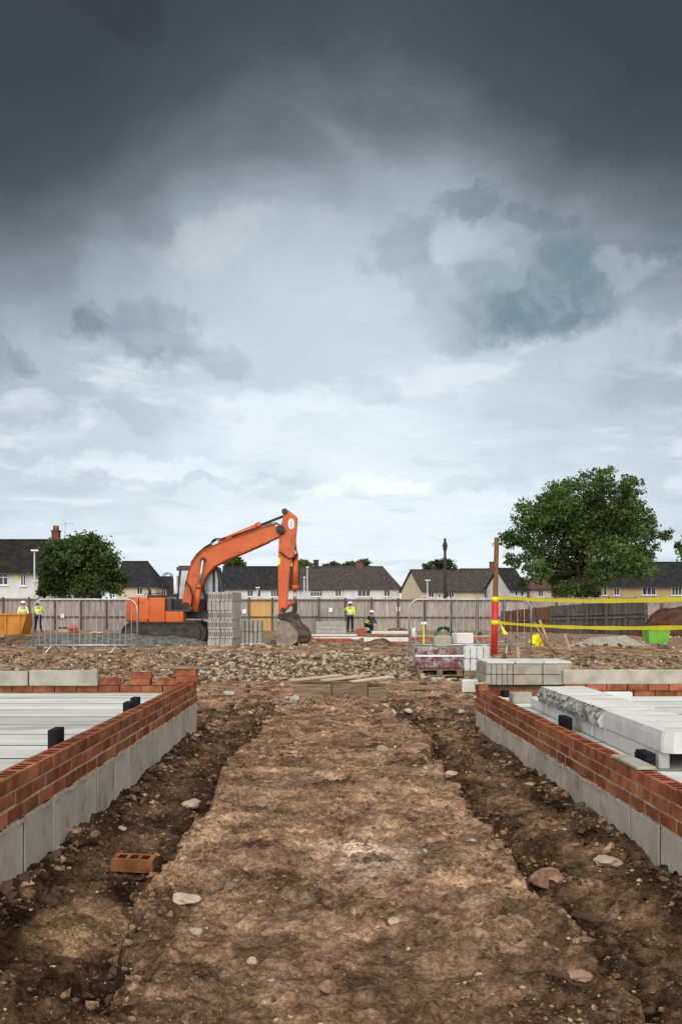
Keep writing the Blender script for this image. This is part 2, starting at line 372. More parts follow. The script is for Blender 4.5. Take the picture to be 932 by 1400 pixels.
def film_mat():
    m = bpy.data.materials.new('clear_wrap'); m.use_nodes = True
    t = NT(m.node_tree); b = m.node_tree.nodes['Principled BSDF']
    tc = t.n('ShaderNodeTexCoord')
    n = t.noise(tc.outputs['Object'], 9., 6, .7, .8)
    b.inputs['Base Color'].default_value = (.72, .73, .74, 1); b.inputs['Roughness'].default_value = .25
    t.lk(t.sstep(n, .42, .72, .06, .62), b.inputs['Alpha'])
    bp = t.n('ShaderNodeBump'); bp.inputs['Strength'].default_value = .5; bp.inputs['Distance'].default_value = .03
    t.lk(n, bp.inputs['Height']); t.lk(bp.outputs[0], b.inputs['Normal'])
    return m
M['film'] = film_mat()
def leaf_mat(name, dark, lite, var=.75):
    m = bpy.data.materials.new(name); m.use_nodes = True
    t = NT(m.node_tree); b = m.node_tree.nodes['Principled BSDF']
    at = t.n('ShaderNodeAttribute', attribute_name='leafage')
    tc = t.n('ShaderNodeTexCoord')
    n = t.noise(tc.outputs['Object'], .55, 4, .6)
    f = t.m('ADD', t.m('MULTIPLY', at.outputs['Fac'], var), t.m('MULTIPLY', t.m('SUBTRACT', n, .5), .9), clamp=True)
    col = t.mix(f, (*dark, 1), (*lite, 1))
    t.lk(col, b.inputs['Base Color']); b.inputs['Roughness'].default_value = .6; b.inputs['Specular IOR Level'].default_value = .25
    tr = t.n('ShaderNodeBsdfTranslucent'); t.lk(col, tr.inputs[0])
    mx = t.n('ShaderNodeMixShader'); mx.inputs[0].default_value = .28
    t.lk(b.outputs[0], mx.inputs[1]); t.lk(tr.outputs[0], mx.inputs[2])
    t.lk(mx.outputs[0], m.node_tree.nodes['Material Output'].inputs[0])
    return m
M['oak'] = leaf_mat('oak_leaves', (.034, .066, .02), (.19, .29, .07))
M['bush'] = leaf_mat('dark_leaves', (.014, .028, .011), (.15, .22, .058))
M['olive'] = leaf_mat('olive_leaves', (.03, .045, .018), (.08, .10, .035))

# ------------------------------------------------------------------ mesh builder
class MB:
    def __init__(s):
        s.v = []; s.f = []; s.mi = []
    def add(s, vs, fs, mi=0):
        o = len(s.v)
        s.v += [tuple(p) for p in vs]
        s.f += [tuple(i + o for i in f) for f in fs]
        s.mi += [mi] * len(fs)
        return s
    def box(s, x0, x1, y0, y1, z0, z1, mi=0, mat=None):
        vs = [(x, y, z) for z in (z0, z1) for y in (y0, y1) for x in (x0, x1)]
        if mat is not None:
            vs = [mat @ Vector(p) for p in vs]
        return s.add(vs, [(0, 2, 3, 1), (4, 5, 7, 6), (0, 1, 5, 4), (2, 6, 7, 3), (0, 4, 6, 2), (1, 3, 7, 5)], mi)
    def cbox(s, x0, x1, y0, y1, z0, z1, c=.006, mi=0, mat=None):
        # box with chamfered edges (44 triangles)
        xs, ys, zs = (x0, x1), (y0, y1), (z0, z1)
        vs = []; idx = {}
        for i in (0, 1):
            for j in (0, 1):
                for k in (0, 1):
                    sx, sy, sz = (1, -1)[i], (1, -1)[j], (1, -1)[k]
                    P = (xs[i], ys[j], zs[k])
                    for a in range(3):
                        q = [P[0] + sx * c, P[1] + sy * c, P[2] + sz * c]
                        q[a] = P[a]
                        idx[(i, j, k, a)] = len(vs); vs.append(tuple(q))
        g = lambda i, j, k, a: idx[(i, j, k, a)]
        fs = []
        for i in (0, 1):
            fs.append(tuple(g(i, *jk, 0) for jk in ((0, 0), (1, 0), (1, 1), (0, 1)))[::(1 if i else -1)])
            fs.append(tuple(g(a, i, b, 1) for a, b in ((0, 0), (0, 1), (1, 1), (1, 0)))[::(1 if i else -1)])
            fs.append(tuple(g(a, b, i, 2) for a, b in ((0, 0), (1, 0), (1, 1), (0, 1)))[::(1 if i else -1)])
        for i in (0, 1):
            for j in (0, 1):
                fs.append((g(i, j, 0, 0), g(i, j, 1, 0), g(i, j, 1, 1), g(i, j, 0, 1)))
                fs.append((g(i, 0, j, 0), g(i, 1, j, 0), g(i, 1, j, 2), g(i, 0, j, 2)))
                fs.append((g(0, i, j, 1), g(1, i, j, 1), g(1, i, j, 2), g(0, i, j, 2)))
                for k in (0, 1):
                    fs.append((g(i, j, k, 0), g(i, j, k, 1), g(i, j, k, 2)))
        if mat is not None:
            vs = [mat @ Vector(p) for p in vs]
        return s.add(vs, fs, mi)
    def tube(s, pts, r, n=8, mi=0, cap=True):
        pts = [Vector(p) for p in pts]
        rs = r if isinstance(r, (list, tuple)) else [r] * len(pts)
        o = len(s.v); prev = None
        for i, p in enumerate(pts):
            d = (pts[min(i + 1, len(pts) - 1)] - pts[max(i - 1, 0)])
            if d.length < 1e-9: d = Vector((0, 0, 1))
            d.normalize()
            up = Vector((0, 0, 1)) if abs(d.z) < .9 else Vector((1, 0, 0))
            if prev is not None:
                u = prev - d * prev.dot(d)
                u = u.normalized() if u.length > 1e-6 else d.cross(up).normalized()
            else:
                u = d.cross(up).normalized()
            prev = u
            w = d.cross(u)
            for k in range(n):
                a = 2 * math.pi * k / n
                s.v.append(tuple(p + (u * math.cos(a) + w * math.sin(a)) * rs[i]))
        for i in range(len(pts) - 1):
            for k in range(n):
                a = o + i * n + k; b = o + i * n + (k + 1) % n
                s.f.append((a, b, b + n, a + n)); s.mi.append(mi)
        if cap:
            s.f.append(tuple(o + k for k in range(n))[::-1]); s.mi.append(mi)
            e = o + (len(pts) - 1) * n
            s.f.append(tuple(e + k for k in range(n))); s.mi.append(mi)
        return s
    def prism(s, poly, y0, y1, mi=0):
        # polygon of (x, z) extruded along y
        n = len(poly)
        vs = [(x, y0, z) for x, z in poly] + [(x, y1, z) for x, z in poly]
        fs = [tuple(range(n)), tuple(range(n, 2 * n))[::-1]] + [(i, (i + 1) % n + 0, (i + 1) % n + n, i + n)[::-1] for i in range(n)]
        return s.add(vs, fs, mi)
    def lathe(s, prof, cx=0, cy=0, n=14, mi=0):
        o = len(s.v)
        for r, z in prof:
            for k in range(n):
                a = 2 * math.pi * k / n
                s.v.append((cx + r * math.cos(a), cy + r * math.sin(a), z))
        for i in range(len(prof) - 1):
            for k in range(n):
                a = o + i * n + k; b = o + i * n + (k + 1) % n
                s.f.append((a, b, b + n, a + n)); s.mi.append(mi)
        s.f.append(tuple(o + k for k in range(n))[::-1]); s.mi.append(mi)
        e = o + (len(prof) - 1) * n
        s.f.append(tuple(e + k for k in range(n))); s.mi.append(mi)
        return s
    def mesh(s, name, mats, smooth=False):
        me = bpy.data.meshes.new(name)
        me.from_pydata(s.v, [], s.f)
        for m in (mats if isinstance(mats, (list, tuple)) else [mats]):
            me.materials.append(m)
        me.polygons.foreach_set('material_index', s.mi)
        if smooth:
            me.polygons.foreach_set('use_smooth', [True] * len(me.polygons))
        me.update()
        return me
    def build(s, name, mats, parent=None, smooth=False, loc=None, bevel=0):
        return put(name, s.mesh(name, mats, smooth), parent, loc, bevel=bevel)

def put(name, me, parent=None, loc=None, rot=None, bevel=0):
    o = bpy.data.objects.new(name, me); COL.objects.link(o)
    if parent is not None: o.parent = parent
    if loc is not None: o.location = loc
    if rot is not None: o.rotation_euler = rot
    if bevel:
        b = o.modifiers.new('bevel', 'BEVEL'); b.width = bevel; b.segments = 2; b.limit_method = 'ANGLE'; b.angle_limit = R(35)
    return o
def tag(o, label=None, cat=None, group=None, kind=None):
    if label: o['label'] = label
    if cat: o['category'] = cat
    if group: o['group'] = group
    if kind: o['kind'] = kind
    return o
def empty(name, label, cat, loc=(0, 0, 0), rz=0, group=None):
    o = bpy.data.objects.new(name, None); COL.objects.link(o)
    o.empty_display_size = .2
    o.location = loc; o.rotation_euler = (0, 0, rz)
    return tag(o, label, cat, group)
def copy_tree(o, parent=None):
    c = o.copy(); COL.objects.link(c)
    if parent is not None:
        c.parent = parent
    for ch in list(o.children):
        copy_tree(ch, c)
    return c
def shade(o):
    o.data.polygons.foreach_set('use_smooth', [True] * len(o.data.polygons)); return o

# ------------------------------------------------------------------ ground: one sheet to the horizon
def build_ground():
    xs = [0.0]
    fine = list(np.arange(-2.02, 2.06, .012))
    def outward(x0, sgn):
        out = []; x = x0; st = .03
        while abs(x) < 700:
            x += sgn * st; out.append(x)
            st = st * 1.05 if abs(x) > 12 else min(st * 1.05, .085)
        return out
    xs = np.array(sorted(outward(fine[0], -1) + fine + outward(fine[-1], 1)))
    ys = []; y = -40.0
    while y < 1.4:
        ys.append(y); y += max(.15, abs(y - 1.4) * .2)
    y = 1.4
    while y < 1200:
        ys.append(y)
        y += max(.009, .0040 * y) if y < 25 else .022 * y
    ys = np.array(ys)
    gx, gy = np.meshgrid(xs, ys)
    gzv = land(gx, gy)
    nx, ny = len(xs), len(ys)
    co = np.stack([gx.ravel(), gy.ravel(), gzv.ravel()], 1)
    i = np.arange(nx - 1)[None, :] + nx * np.arange(ny - 1)[:, None]
    q = np.stack([i, i + 1, i + nx + 1, i + nx], -1).reshape(-1, 4)
    me = bpy.data.meshes.new('ground')
    me.vertices.add(len(co)); me.vertices.foreach_set('co', co.ravel())
    me.loops.add(q.size); me.loops.foreach_set('vertex_index', q.ravel())
    me.polygons.add(len(q)); me.polygons.foreach_set('loop_start', np.arange(0, q.size, 4))
    me.polygons.foreach_set('use_smooth', np.ones(len(q), bool))
    me.update()
    # soil colour masks: R pale trodden earth, G blinding sand, B crushed hardcore
    x, y = gx, gy
    m, e = path_mask(x, y)
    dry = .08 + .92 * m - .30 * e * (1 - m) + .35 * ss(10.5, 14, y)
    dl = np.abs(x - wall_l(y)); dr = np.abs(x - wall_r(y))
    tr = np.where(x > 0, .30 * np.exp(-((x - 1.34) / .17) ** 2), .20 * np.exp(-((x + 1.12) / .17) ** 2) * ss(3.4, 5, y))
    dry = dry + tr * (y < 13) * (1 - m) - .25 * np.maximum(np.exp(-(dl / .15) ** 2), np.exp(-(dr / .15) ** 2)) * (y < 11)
    dry = dry * (1 - .62 * (1 - ss(2.7, 4.3, y + (fbm(x * 1.7 + 5, y * 1.7, 3) - .5) * 2.2)))  # tones the nearest ground darker, with a ragged far limit
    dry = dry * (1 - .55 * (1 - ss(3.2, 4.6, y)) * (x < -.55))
    wob = (fbm(x * 4, y * 4, 3) - .5) * .45
    sand = np.zeros_like(x)
    for px, py, rx, ry in ((108, 1260, .21, .36), (735, 1010, .12, .5)):
        p = gp(px, py)
        d = np.sqrt(((x - p.x) / rx) ** 2 + ((y - p.y) / ry) ** 2) + wob
        sand = np.maximum(sand, ss(1.15, .75, d))
    sand = np.maximum(sand, .5 * ss(.56, .7, fbm(x * .8 + 50, y * .5, 3)) * (y > 9) * (y < 16))
    sand = np.maximum(sand, .95 * ss(18.2, 18.8, y) * (1 - ss(20.8, 23, y)) * ss(.25, .5, fbm(x * .5 + 20, y * .9, 3)))
    grit = ss(16.2, 17.4, y + (fbm(x * .5, y * .3, 2) - .5) * 2) * .85
    grit = grit * (1 - .8 * ss(18.2, 18.8, y) * (1 - ss(20.8, 23, y)))
    grit = grit * (.55 + .6 * fbm(x * .22 + 3, y * .3, 3)) * (1 - .6 * ss(60, 100, y))
    p = gp(500, 1172)
    pale = ss(1.2, .3, np.sqrt(((x - p.x) / .34) ** 2 + ((y - p.y) / .55) ** 2) + wob * 1.6)
    ch = me.attributes.new('chalk', 'FLOAT', 'POINT'); ch.data.foreach_set('value', np.clip(pale * (y < 9), 0, 1).astype(np.float32).ravel())
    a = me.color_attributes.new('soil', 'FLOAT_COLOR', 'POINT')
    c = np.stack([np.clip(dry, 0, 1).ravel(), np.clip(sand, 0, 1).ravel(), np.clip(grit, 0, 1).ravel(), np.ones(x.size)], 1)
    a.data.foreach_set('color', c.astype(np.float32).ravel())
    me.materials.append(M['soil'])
    tag(put('ground', me), kind='structure')
build_ground()

# loose stones and clods
def ico():
    t = (1 + 5 ** .5) / 2
    v = np.array([(-1, t, 0), (1, t, 0), (-1, -t, 0), (1, -t, 0), (0, -1, t), (0, 1, t), (0, -1, -t), (0, 1, -t), (t, 0, -1), (t, 0, 1), (-t, 0, -1), (-t, 0, 1)], float)
    v /= np.linalg.norm(v[0])
    f = np.array([(0, 11, 5), (0, 5, 1), (0, 1, 7), (0, 7, 10), (0, 10, 11), (1, 5, 9), (5, 11, 4), (11, 10, 2), (10, 7, 6), (7, 1, 8), (3, 9, 4), (3, 4, 2), (3, 2, 6), (3, 6, 8), (3, 8, 9), (4, 9, 5), (2, 4, 11), (6, 2, 10), (8, 6, 7), (9, 8, 1)])
    return v, f
ICO = ico()
def scatter(name, x, y, size, mats, weights, seed, flat=.7, sink=.25, label=None):
    rg = np.random.default_rng(seed)
    n = len(x); v0, f0 = ICO
    z = land(x, y)
    v = v0[None] * (1 + (rg.random((n, 12, 1)) - .5) * 1.0)
    sc = size[:, None] * (0.65 + .7 * rg.random((n, 3))); sc[:, 2] *= flat
    v = v * sc[:, None, :]
    a = rg.random(n) * 6.283; b = (rg.random(n) - .5) * 1.1
    ca, sa, cb, sb = np.cos(a), np.sin(a), np.cos(b), np.sin(b)
    X1 = v[:, :, 0] * cb[:, None] + v[:, :, 2] * sb[:, None]; Z1 = -v[:, :, 0] * sb[:, None] + v[:, :, 2] * cb[:, None]
    X2 = X1 * ca[:, None] - v[:, :, 1] * sa[:, None]; Y2 = X1 * sa[:, None] + v[:, :, 1] * ca[:, None]
    co = np.stack([X2 + x[:, None], Y2 + y[:, None], Z1 + (z + size * flat * (1 - 2 * sink))[:, None]], -1).reshape(-1, 3)
    fs = (f0[None] + 12 * np.arange(n)[:, None, None]).reshape(-1, 3)
    me = bpy.data.meshes.new(name)
    me.vertices.add(len(co)); me.vertices.foreach_set('co', co.ravel())
    me.loops.add(fs.size); me.loops.foreach_set('vertex_index', fs.ravel())
    me.polygons.add(len(fs)); me.polygons.foreach_set('loop_start', np.arange(0, fs.size, 3))
    for m in mats: me.materials.append(m)
    mi = rg.choice(len(mats), n, p=np.array(weights) / sum(weights))
    me.polygons.foreach_set('material_index', np.repeat(mi, 20))
    me.polygons.foreach_set('use_smooth', np.zeros(len(fs), bool))
    me.update()
    o = put(name, me); tag(o, label, None, None, 'stuff')
    return o
SC_M = [pm('stone_%s' % k, a, b, 5., .9, .3, 50.) for k, a, b in (
    ('buff', (.34, .28, .19), (.48, .40, .285)), ('brown', (.17, .12, .08), (.28, .205, .145)), ('grey', (.30, .29, .26), (.44, .42, .38)), ('rust', (.26, .13, .08), (.36, .2, .13)), ('dark', (.07, .05, .036), (.13, .092, .064)))]
def scatter_all():
    rg = np.random.default_rng(5)
    # pebbles on the path and trench
    n = 15000; y = 2.2 + 11 * rg.random(n) ** 1.3; x = -1.6 + 3.4 * rg.random(n)
    ok = (x > wall_l(y) + .03) & (x < wall_r(y) - .03); x, y = x[ok], y[ok]
    s = .0025 + .012 * rg.random(len(x)) ** 7.0 * (.6 + y / 9)
    scatter('pebbles', x, y, s, SC_M, [.9, 4, .35, 1.0, 5], 21, .6, .35)
    # clods of earth, thick along the trench edges and the foot of the walls
    n = 60000; y = 2.2 + 11.5 * rg.random(n) ** 1.3; x = -1.6 + 3.4 * rg.random(n)
    m, e = path_mask(x, y)
    dw = np.minimum(np.abs(x - wall_l(y)), np.abs(x - wall_r(y)))
    pad = np.exp(-(((x + 1.03) / .24) ** 2 + ((y - 3.88) / .42) ** 2) ** 2)
    e = e * (1 - pad); m = np.where(pad > .4, 0, m)
    dw = dw + pad * 2
    keep = rg.random(n) < (1 - .9 * pad) * np.clip(.40 * m * ss(.45, .6, fbm(x * 2.3 + 70, y * 1.9 + 12, 4)) + .03 * m + .22 * (1 - m) + .7 * e * (1 - .7 * m) + .8 * np.exp(-(dw / .15) ** 2), 0, 1)
    ok = keep & (x > wall_l(y) + .03) & (x < wall_r(y) - .03); x, y = x[ok], y[ok]
    dw = np.minimum(np.abs(x - wall_l(y)), np.abs(x - wall_r(y))); m, e = path_mask(x, y)
    s = (.005 + .034 * rg.random(len(x)) ** 5.0) * (.45 + .75 * np.clip(e + np.exp(-(dw / .16) ** 2), 0, 1))
    m, e = path_mask(x, y)
    s = s * (1 - .45 * m)
    scatter('clods', x[m < .5], y[m < .5], s[m < .5], [M['clod'], M['soil_crumb'], SC_M[4]], [5, 4, 3], 22, .75, .32)
    scatter('clods', x[m >= .5], y[m >= .5], s[m >= .5], [M['soil_crumb'], SC_M[1]], [6, 1], 25, .65, .35)
    # the bank of hardcore
    n = 52000; y = 15.6 + 4.6 * rg.random(n); x = -8.5 + 19 * rg.random(n)
    dens = ss(15.7, 16.4, y + (fbm(x * .35, 2.2 + 0 * y, 3) - .5) * 1.6) * (1 - .97 * ss(17.7, 18.5, y))
    dens = dens * (.15 + 1.1 * fbm(x * .9, y * .9, 3)) * np.where((x > -2.6) & (x < 3.2), 1.0, .6)
    ok = rg.random(n) < dens; x, y = x[ok], y[ok]
    s = (.012 + .040 * rg.random(len(x)) ** 2.8) * np.where((x > -2.8) & (x < 3.0), 1.0, .72)
    mid = (x > -2.8) & (x < 3.0)
    scatter('rubble', x[mid], y[mid], s[mid], SC_M, [4.5, 3.5, .8, .3, 3], 23, .8, .12)
    scatter('rubble', x[~mid], y[~mid], s[~mid], SC_M, [3, 4, .8, 1.3, 4], 26, .8, .15)
    # spread stone before and behind the bank
    n = 6500; y = 10.6 + 34 * rg.random(n) ** 1.6; x = (rg.random(n) - .45) * (3.5 + y * .85)
    ok = ~((y < 10.9) & ((x < -1.2) | (x > 1.5))) & ~((x < wall_l(y) + .2) & (y < 11.2)) & ~((x > wall_r(y) - .2) & (y < 11.2))
    ok = ok & ~((y > 18.2) & (y < 21.5) & (rg.random(n) < .75))
    x, y = x[ok], y[ok]
    s = .01 + .05 * rg.random(len(x)) ** 3 * (.5 + y / 30)
    scatter('gravel', x, y, s, SC_M, [3, 4, 1.6, 1.3, 4], 24, .7)
scatter_all()

# single stones one can pick out on the ground
def stone_mesh(seed, mat, sx, sy, sz):
    import bmesh
    rg = random.Random(seed)
    bm = bmesh.new(); bmesh.ops.create_icosphere(bm, subdivisions=3, radius=1)
    dirs = [Vector((rg.uniform(-1, 1), rg.uniform(-1, 1), rg.uniform(-1, 1))).normalized() for _ in range(9)]
    cut = [rg.uniform(.55, .95) for _ in dirs]
    for v in bm.verts:
        p = v.co
        for d, c in zip(dirs, cut):
            k = p.dot(d)
            if k > c: p = p - d * (k - c)
        q_ = 1 + (float(fbm(p.x * 2.3 + p.z * 1.7 + seed, p.y * 2.3 - p.z * 1.3, 4)) - .5) * .5
        p = p * q_
        v.co = Vector((p.x * sx, p.y * sy, p.z * sz))
    me = bpy.data.meshes.new('stone'); bm.to_mesh(me); bm.free(); me.materials.append(mat)
    return me
for i, (px, py, w, h, mk, lab) in enumerate([
    (524, 1027, 10, 7, 'stone', 'whitish angular stone at the left end of a pink clay slab on the path'),
    (562, 1029, 26, 8, 'clay', 'broad flat pink clay slab embedded in the middle of the path'),
    (583, 1026, 9, 8, 'clay', 'small upright pink lump at the right end of the flat pink slab'),
    (750, 1203, 26, 12, 'clay', 'large pinkish clay lump crumbling off the right edge of the path'),
    (800, 1262, 22, 16, 'clod', 'big dark clod fallen into the gully by the right trench'),
    (827, 1180, 21, 9, 'stone', 'flat pale stone lying near the foot of the right foundation wall'),
    (790, 1331, 17, 8, 'clay', 'flat orange tile fragment on the path at the lower right'),
    (763, 1284, 11, 5, 'stone', 'thin pale flat stone on the path beside the right gully'),
    (538, 1256, 8, 5, 'stone', 'small square pale stone alone on the lower middle of the path'),
    (262, 1106, 14, 9, 'stone', 'whitish lump of stone in the left trench near the path edge'),
    (167, 1134, 6, 5, 'stone', 'small white stone in the middle of the left trench'),
    (78, 1166, 12, 7, 'stone', 'pale flat stone against the base of the left foundation wall'),
    (194, 1284, 13, 9, 'clod', 'grey brown clod at the left edge of the path by the sand patch'),
    (255, 1236, 20, 8, 'stone', 'flat buff stone on the crumbled left edge of the path'),
    (268, 1275, 9, 6, 'stone', 'small pale pointed stone at the left path edge near the bottom'),
    (345, 1317, 8, 8, 'stone', 'dark buff triangular stone on the lower left of the path'),
    (448, 1352, 14, 9, 'clay', 'reddish rough lump at the bottom middle of the path'),
    (455, 1108, 14, 6, 'clay', 'low reddish lump in the middle distance of the path'),
    (616, 1060, 12, 8, 'stone', 'pale stone in the right gully opposite the pink slab'),
    (634, 1100, 14, 10, 'clod', 'brown clod at the right path edge below the pale stone'),
    (168, 1365, 12, 7, 'clay', 'small orange stone on the bottom left edge of the path')]):
    p = gp(px, py); k = p.y / F
    o = put('stone', stone_mesh(i + 3, M[mk], w * k * 1.05, w * k * 1.05, h * k * .9), None, (p.x, p.y, p.z + h * k * .2), (random.uniform(-.15, .15), random.uniform(-.15, .15), random.uniform(0, 6)))
    tag(o, lab, 'stone', 'single stones on the earth')

# ------------------------------------------------------------------ bricks and blocks
BL, BW, BH = .215, .1025, .065
def shaded_slot_brick(mb, L=BL, W=BW, Hh=BH):
    # perforated brick: three slots across the bed face, long axis along x, centred on the origin base
    xs = [-L / 2, -.080, -.040, -.020, .020, .040, .080, L / 2]
    ys = [-W / 2, -.030, .030, W / 2]
    vs = []; fs = []
    idx = {}
    for j, y in enumerate(ys):
        for i, x in enumerate(xs):
            idx[i, j] = len(vs); vs.append((x, y, Hh))
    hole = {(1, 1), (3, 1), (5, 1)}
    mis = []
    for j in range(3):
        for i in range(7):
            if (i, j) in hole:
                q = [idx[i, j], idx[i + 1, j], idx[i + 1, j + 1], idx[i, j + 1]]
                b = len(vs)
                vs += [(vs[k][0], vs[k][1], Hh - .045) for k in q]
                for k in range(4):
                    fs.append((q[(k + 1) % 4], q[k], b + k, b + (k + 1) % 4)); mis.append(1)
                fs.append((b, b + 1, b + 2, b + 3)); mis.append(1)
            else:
                fs.append((idx[i, j], idx[i + 1, j], idx[i + 1, j + 1], idx[i, j + 1])); mis.append(0)
    b = len(vs)
    vs += [(-L / 2, -W / 2, 0), (L / 2, -W / 2, 0), (L / 2, W / 2, 0), (-L / 2, W / 2, 0)]
    fs.append((b + 3, b + 2, b + 1, b)); mis.append(0)
    fs.append(tuple([b, b + 1] + [idx[i, 0] for i in range(7, -1, -1)])); mis.append(0)
    fs.append(tuple([b + 2, b + 3] + [idx[i, 3] for i in range(0, 8)])); mis.append(0)
    fs.append((b + 1, b + 2, idx[7, 3], idx[7, 2], idx[7, 1], idx[7, 0])); mis.append(0)
    fs.append((b + 3, b, idx[0, 0], idx[0, 1], idx[0, 2], idx[0, 3])); mis.append(0)
    o = len(mb.v)
    mb.v += vs; mb.f += [tuple(k + o for k in f) for f in fs]; mb.mi += mis
    return mb
ME_PERF = shaded_slot_brick(MB()).mesh('brick', [M['brick'], M['hole']])
ME_BRICK = MB().cbox(-BL / 2, BL / 2, -BW / 2, BW / 2, 0, BH, .004).mesh('brick', [M['brick']])
ME_HALF = MB().cbox(-BW / 2, BW / 2, -BW / 2, BW / 2, 0, BH, .004).mesh('brick', [M['brick']])
ME_BLOCK = MB().cbox(-.215, .215, -.05, .05, 0, .30, .003).mesh('block', [M['footing']])

def lay(parent, name, me, p, rz, jit=.004):
    return put(name, me, parent, (p[0] + random.uniform(-jit, jit) * .5, p[1] + random.uniform(-jit, jit) * .5, p[2] + random.uniform(-jit, jit) * .4), (random.uniform(-.008, .008), random.uniform(-.008, .008), rz + random.uniform(-.012, .012)))

def foundation(label, side):
    # side -1: house plot on the left of the path, +1: on the right. Wall lines carry on just out of the frame.
    f = empty('foundation', label, 'foundation', (0, 0, 0))
    wf = wall_l if side < 0 else wall_r
    ytop = .58 if side < 0 else .46
    yend = 9.85 if side < 0 else 10.2
    y0 = 3.05
    ang = math.atan(.0141) if side < 0 else math.atan(-.0149)
    rz = R(90) - ang
    zb = ytop - .225
    mid = lambda y: wf(y) + side * BW / 2
    # long wall: three courses of brick on blocks
    for c in range(3):
        off = (.1125 if c == 1 else 0) + .0
        y = yend - BL / 2 - off
        z = zb + c * .075 + .010
        if off:
            lay(f, 'brick', ME_HALF, (mid(yend - BW / 2), yend - BW / 2, z), rz)
            y = yend - .1125 - BL / 2
        while y > y0:
            gap = side > 0 and c == 2 and 5.02 < y < 5.0
            lay(f, 'brick', ME_PERF if c == 2 else ME_BRICK, (mid(y), y, z), rz + (math.pi if random.random() < .5 else 0))
            y -= .225
    y = yend - .22
    while y > y0:
        put('block', ME_BLOCK, f, (mid(y) + random.uniform(-.002, .002), y + random.uniform(-.003, .003), zb - .302 + random.uniform(-.003, .001)), (0, 0, rz))
        y -= .45
    # mortar core, joints struck back a little from the faces
    d = .012
    mb = MB(); mlow = MB()
    for (a, b) in ((y0 - .1, yend - .008),):
        for z0, z1 in ((zb - .31, zb - .004), (zb, zb + .155)):
            e = .0065 if z0 < zb - .1 else d * .3
            xa0, xa1 = wf(a) + side * e, wf(a) + side * (BW - e)
            xb0, xb1 = wf(b) + side * e, wf(b) + side * (BW - e)
            vs = [(xa0, a, z0), (xa1, a, z0), (xb1, b, z0), (xb0, b, z0), (xa0, a, z1), (xa1, a, z1), (xb1, b, z1), (xb0, b, z1)]
            (mlow if z0 < zb - .1 else mb).add(vs, [(3, 2, 1, 0), (4, 5, 6, 7), (0, 1, 5, 4), (1, 2, 6, 5), (2, 3, 7, 6), (3, 0, 4, 7)])
    mlow.build('mortar', M['darkmortar'], f)
    # smears where the bed joint was squeezed out over the blocks
    for _ in range(60):
        y = random.uniform(y0, yend); w = random.uniform(.02, .08); h = random.uniform(.006, .022)
        mb.box(wf(y) - .006 * side, wf(y) + .03 * side, y - w, y + w, zb - h, zb + .008)
    mb.build('mortar', M['mortar'], f)
    # return wall at the far end
    xs0 = wf(yend) + side * .006
    n = 15
    zt = .545 if side < 0 else .47
    for c in range(3 if side > 0 else 2):
        for i in range(n):
            x = xs0 + side * (BW + .012 + BL / 2 + i * .225 - (.11 if c % 2 else 0))
            z = zt - .065 - c * .075
            lay(f, 'brick', ME_PERF if c == 0 else ME_BRICK, (x, yend - BW / 2 - .002, z), 0)
    mb = MB()
    xa, xb = sorted((xs0 + side * (BW + .002), xs0 + side * (BW + n * .225)))
    mb.box(xa, xb, yend - BW + .006, yend - .01, zt - .30, zt - .07)
    mb.build('mortar', M['mortar'], f)
    # precast floor planks between the walls
    zf = .468 if side < 0 else .405
    y = yend - BW - .03
    xin = BW + (.035 if side < 0 else .10)
    k = 0
    while y > 3.0:
        w = .53 if side < 0 else .58
        xa = wf(y) + side * xin + random.uniform(-.008, .008)
        xb = wf(y) + side * 5.2
        xa, xb = sorted((xa, xb))
        g = random.uniform(.03, .055)
        MB().box(xa, xb, y - w + g, y, zf - .15, zf).build('floor_plank', M['plank'], f)
        MB().box(xa, xb - side * .01 if side > 0 else xb, y - w + .001, y - w + g - .001, zf - .15, zf - .0012).build('gap_shade_strip', M['joint'], f)  # dark strip: shade of the gap between planks put into its colour
        y -= w
        k += 1
    return f
FL = foundation('unfinished red brick foundation wall with white plank floor at left of the path', -1)
FR = foundation('unfinished red brick foundation wall with pale slabs stacked inside at right of the path', 1)

def vent(parent, x, y, ztop, side, ly=.20, t=.06, tilt=.0):
    mb = MB()
    mb.cbox(-t / 2, t / 2, -ly / 2, ly / 2, -.16, 0, .004)
    for k in range(4):
        mb.box(-t / 2 - .004, -t / 2, -ly / 2 + .02 + k * .044, -ly / 2 + .05 + k * .044, -.10, -.015)
    o = mb.build('air_vent', M['black'], parent)
    o.location = (x, y, ztop); o.rotation_euler = (tilt, 0, 0)
vent(FL, wall_l(5.45) - .150, 5.45, .652, -1, .17, .05)
vent(FL, wall_l(7.3) - .145, 7.3, .622, -1, .14)
vent(FL, wall_l(7.45) - .145, 7.55, .634, -1, .12)
vent(FR, wall_r(7.2) + .165, 7.2, .520, 1, .20)
vent(FR, wall_r(5.4) + .165, 5.47, .515, 1, .18)
vent(FR, wall_r(9.9) + .28, 9.98, .48, 1, .1)

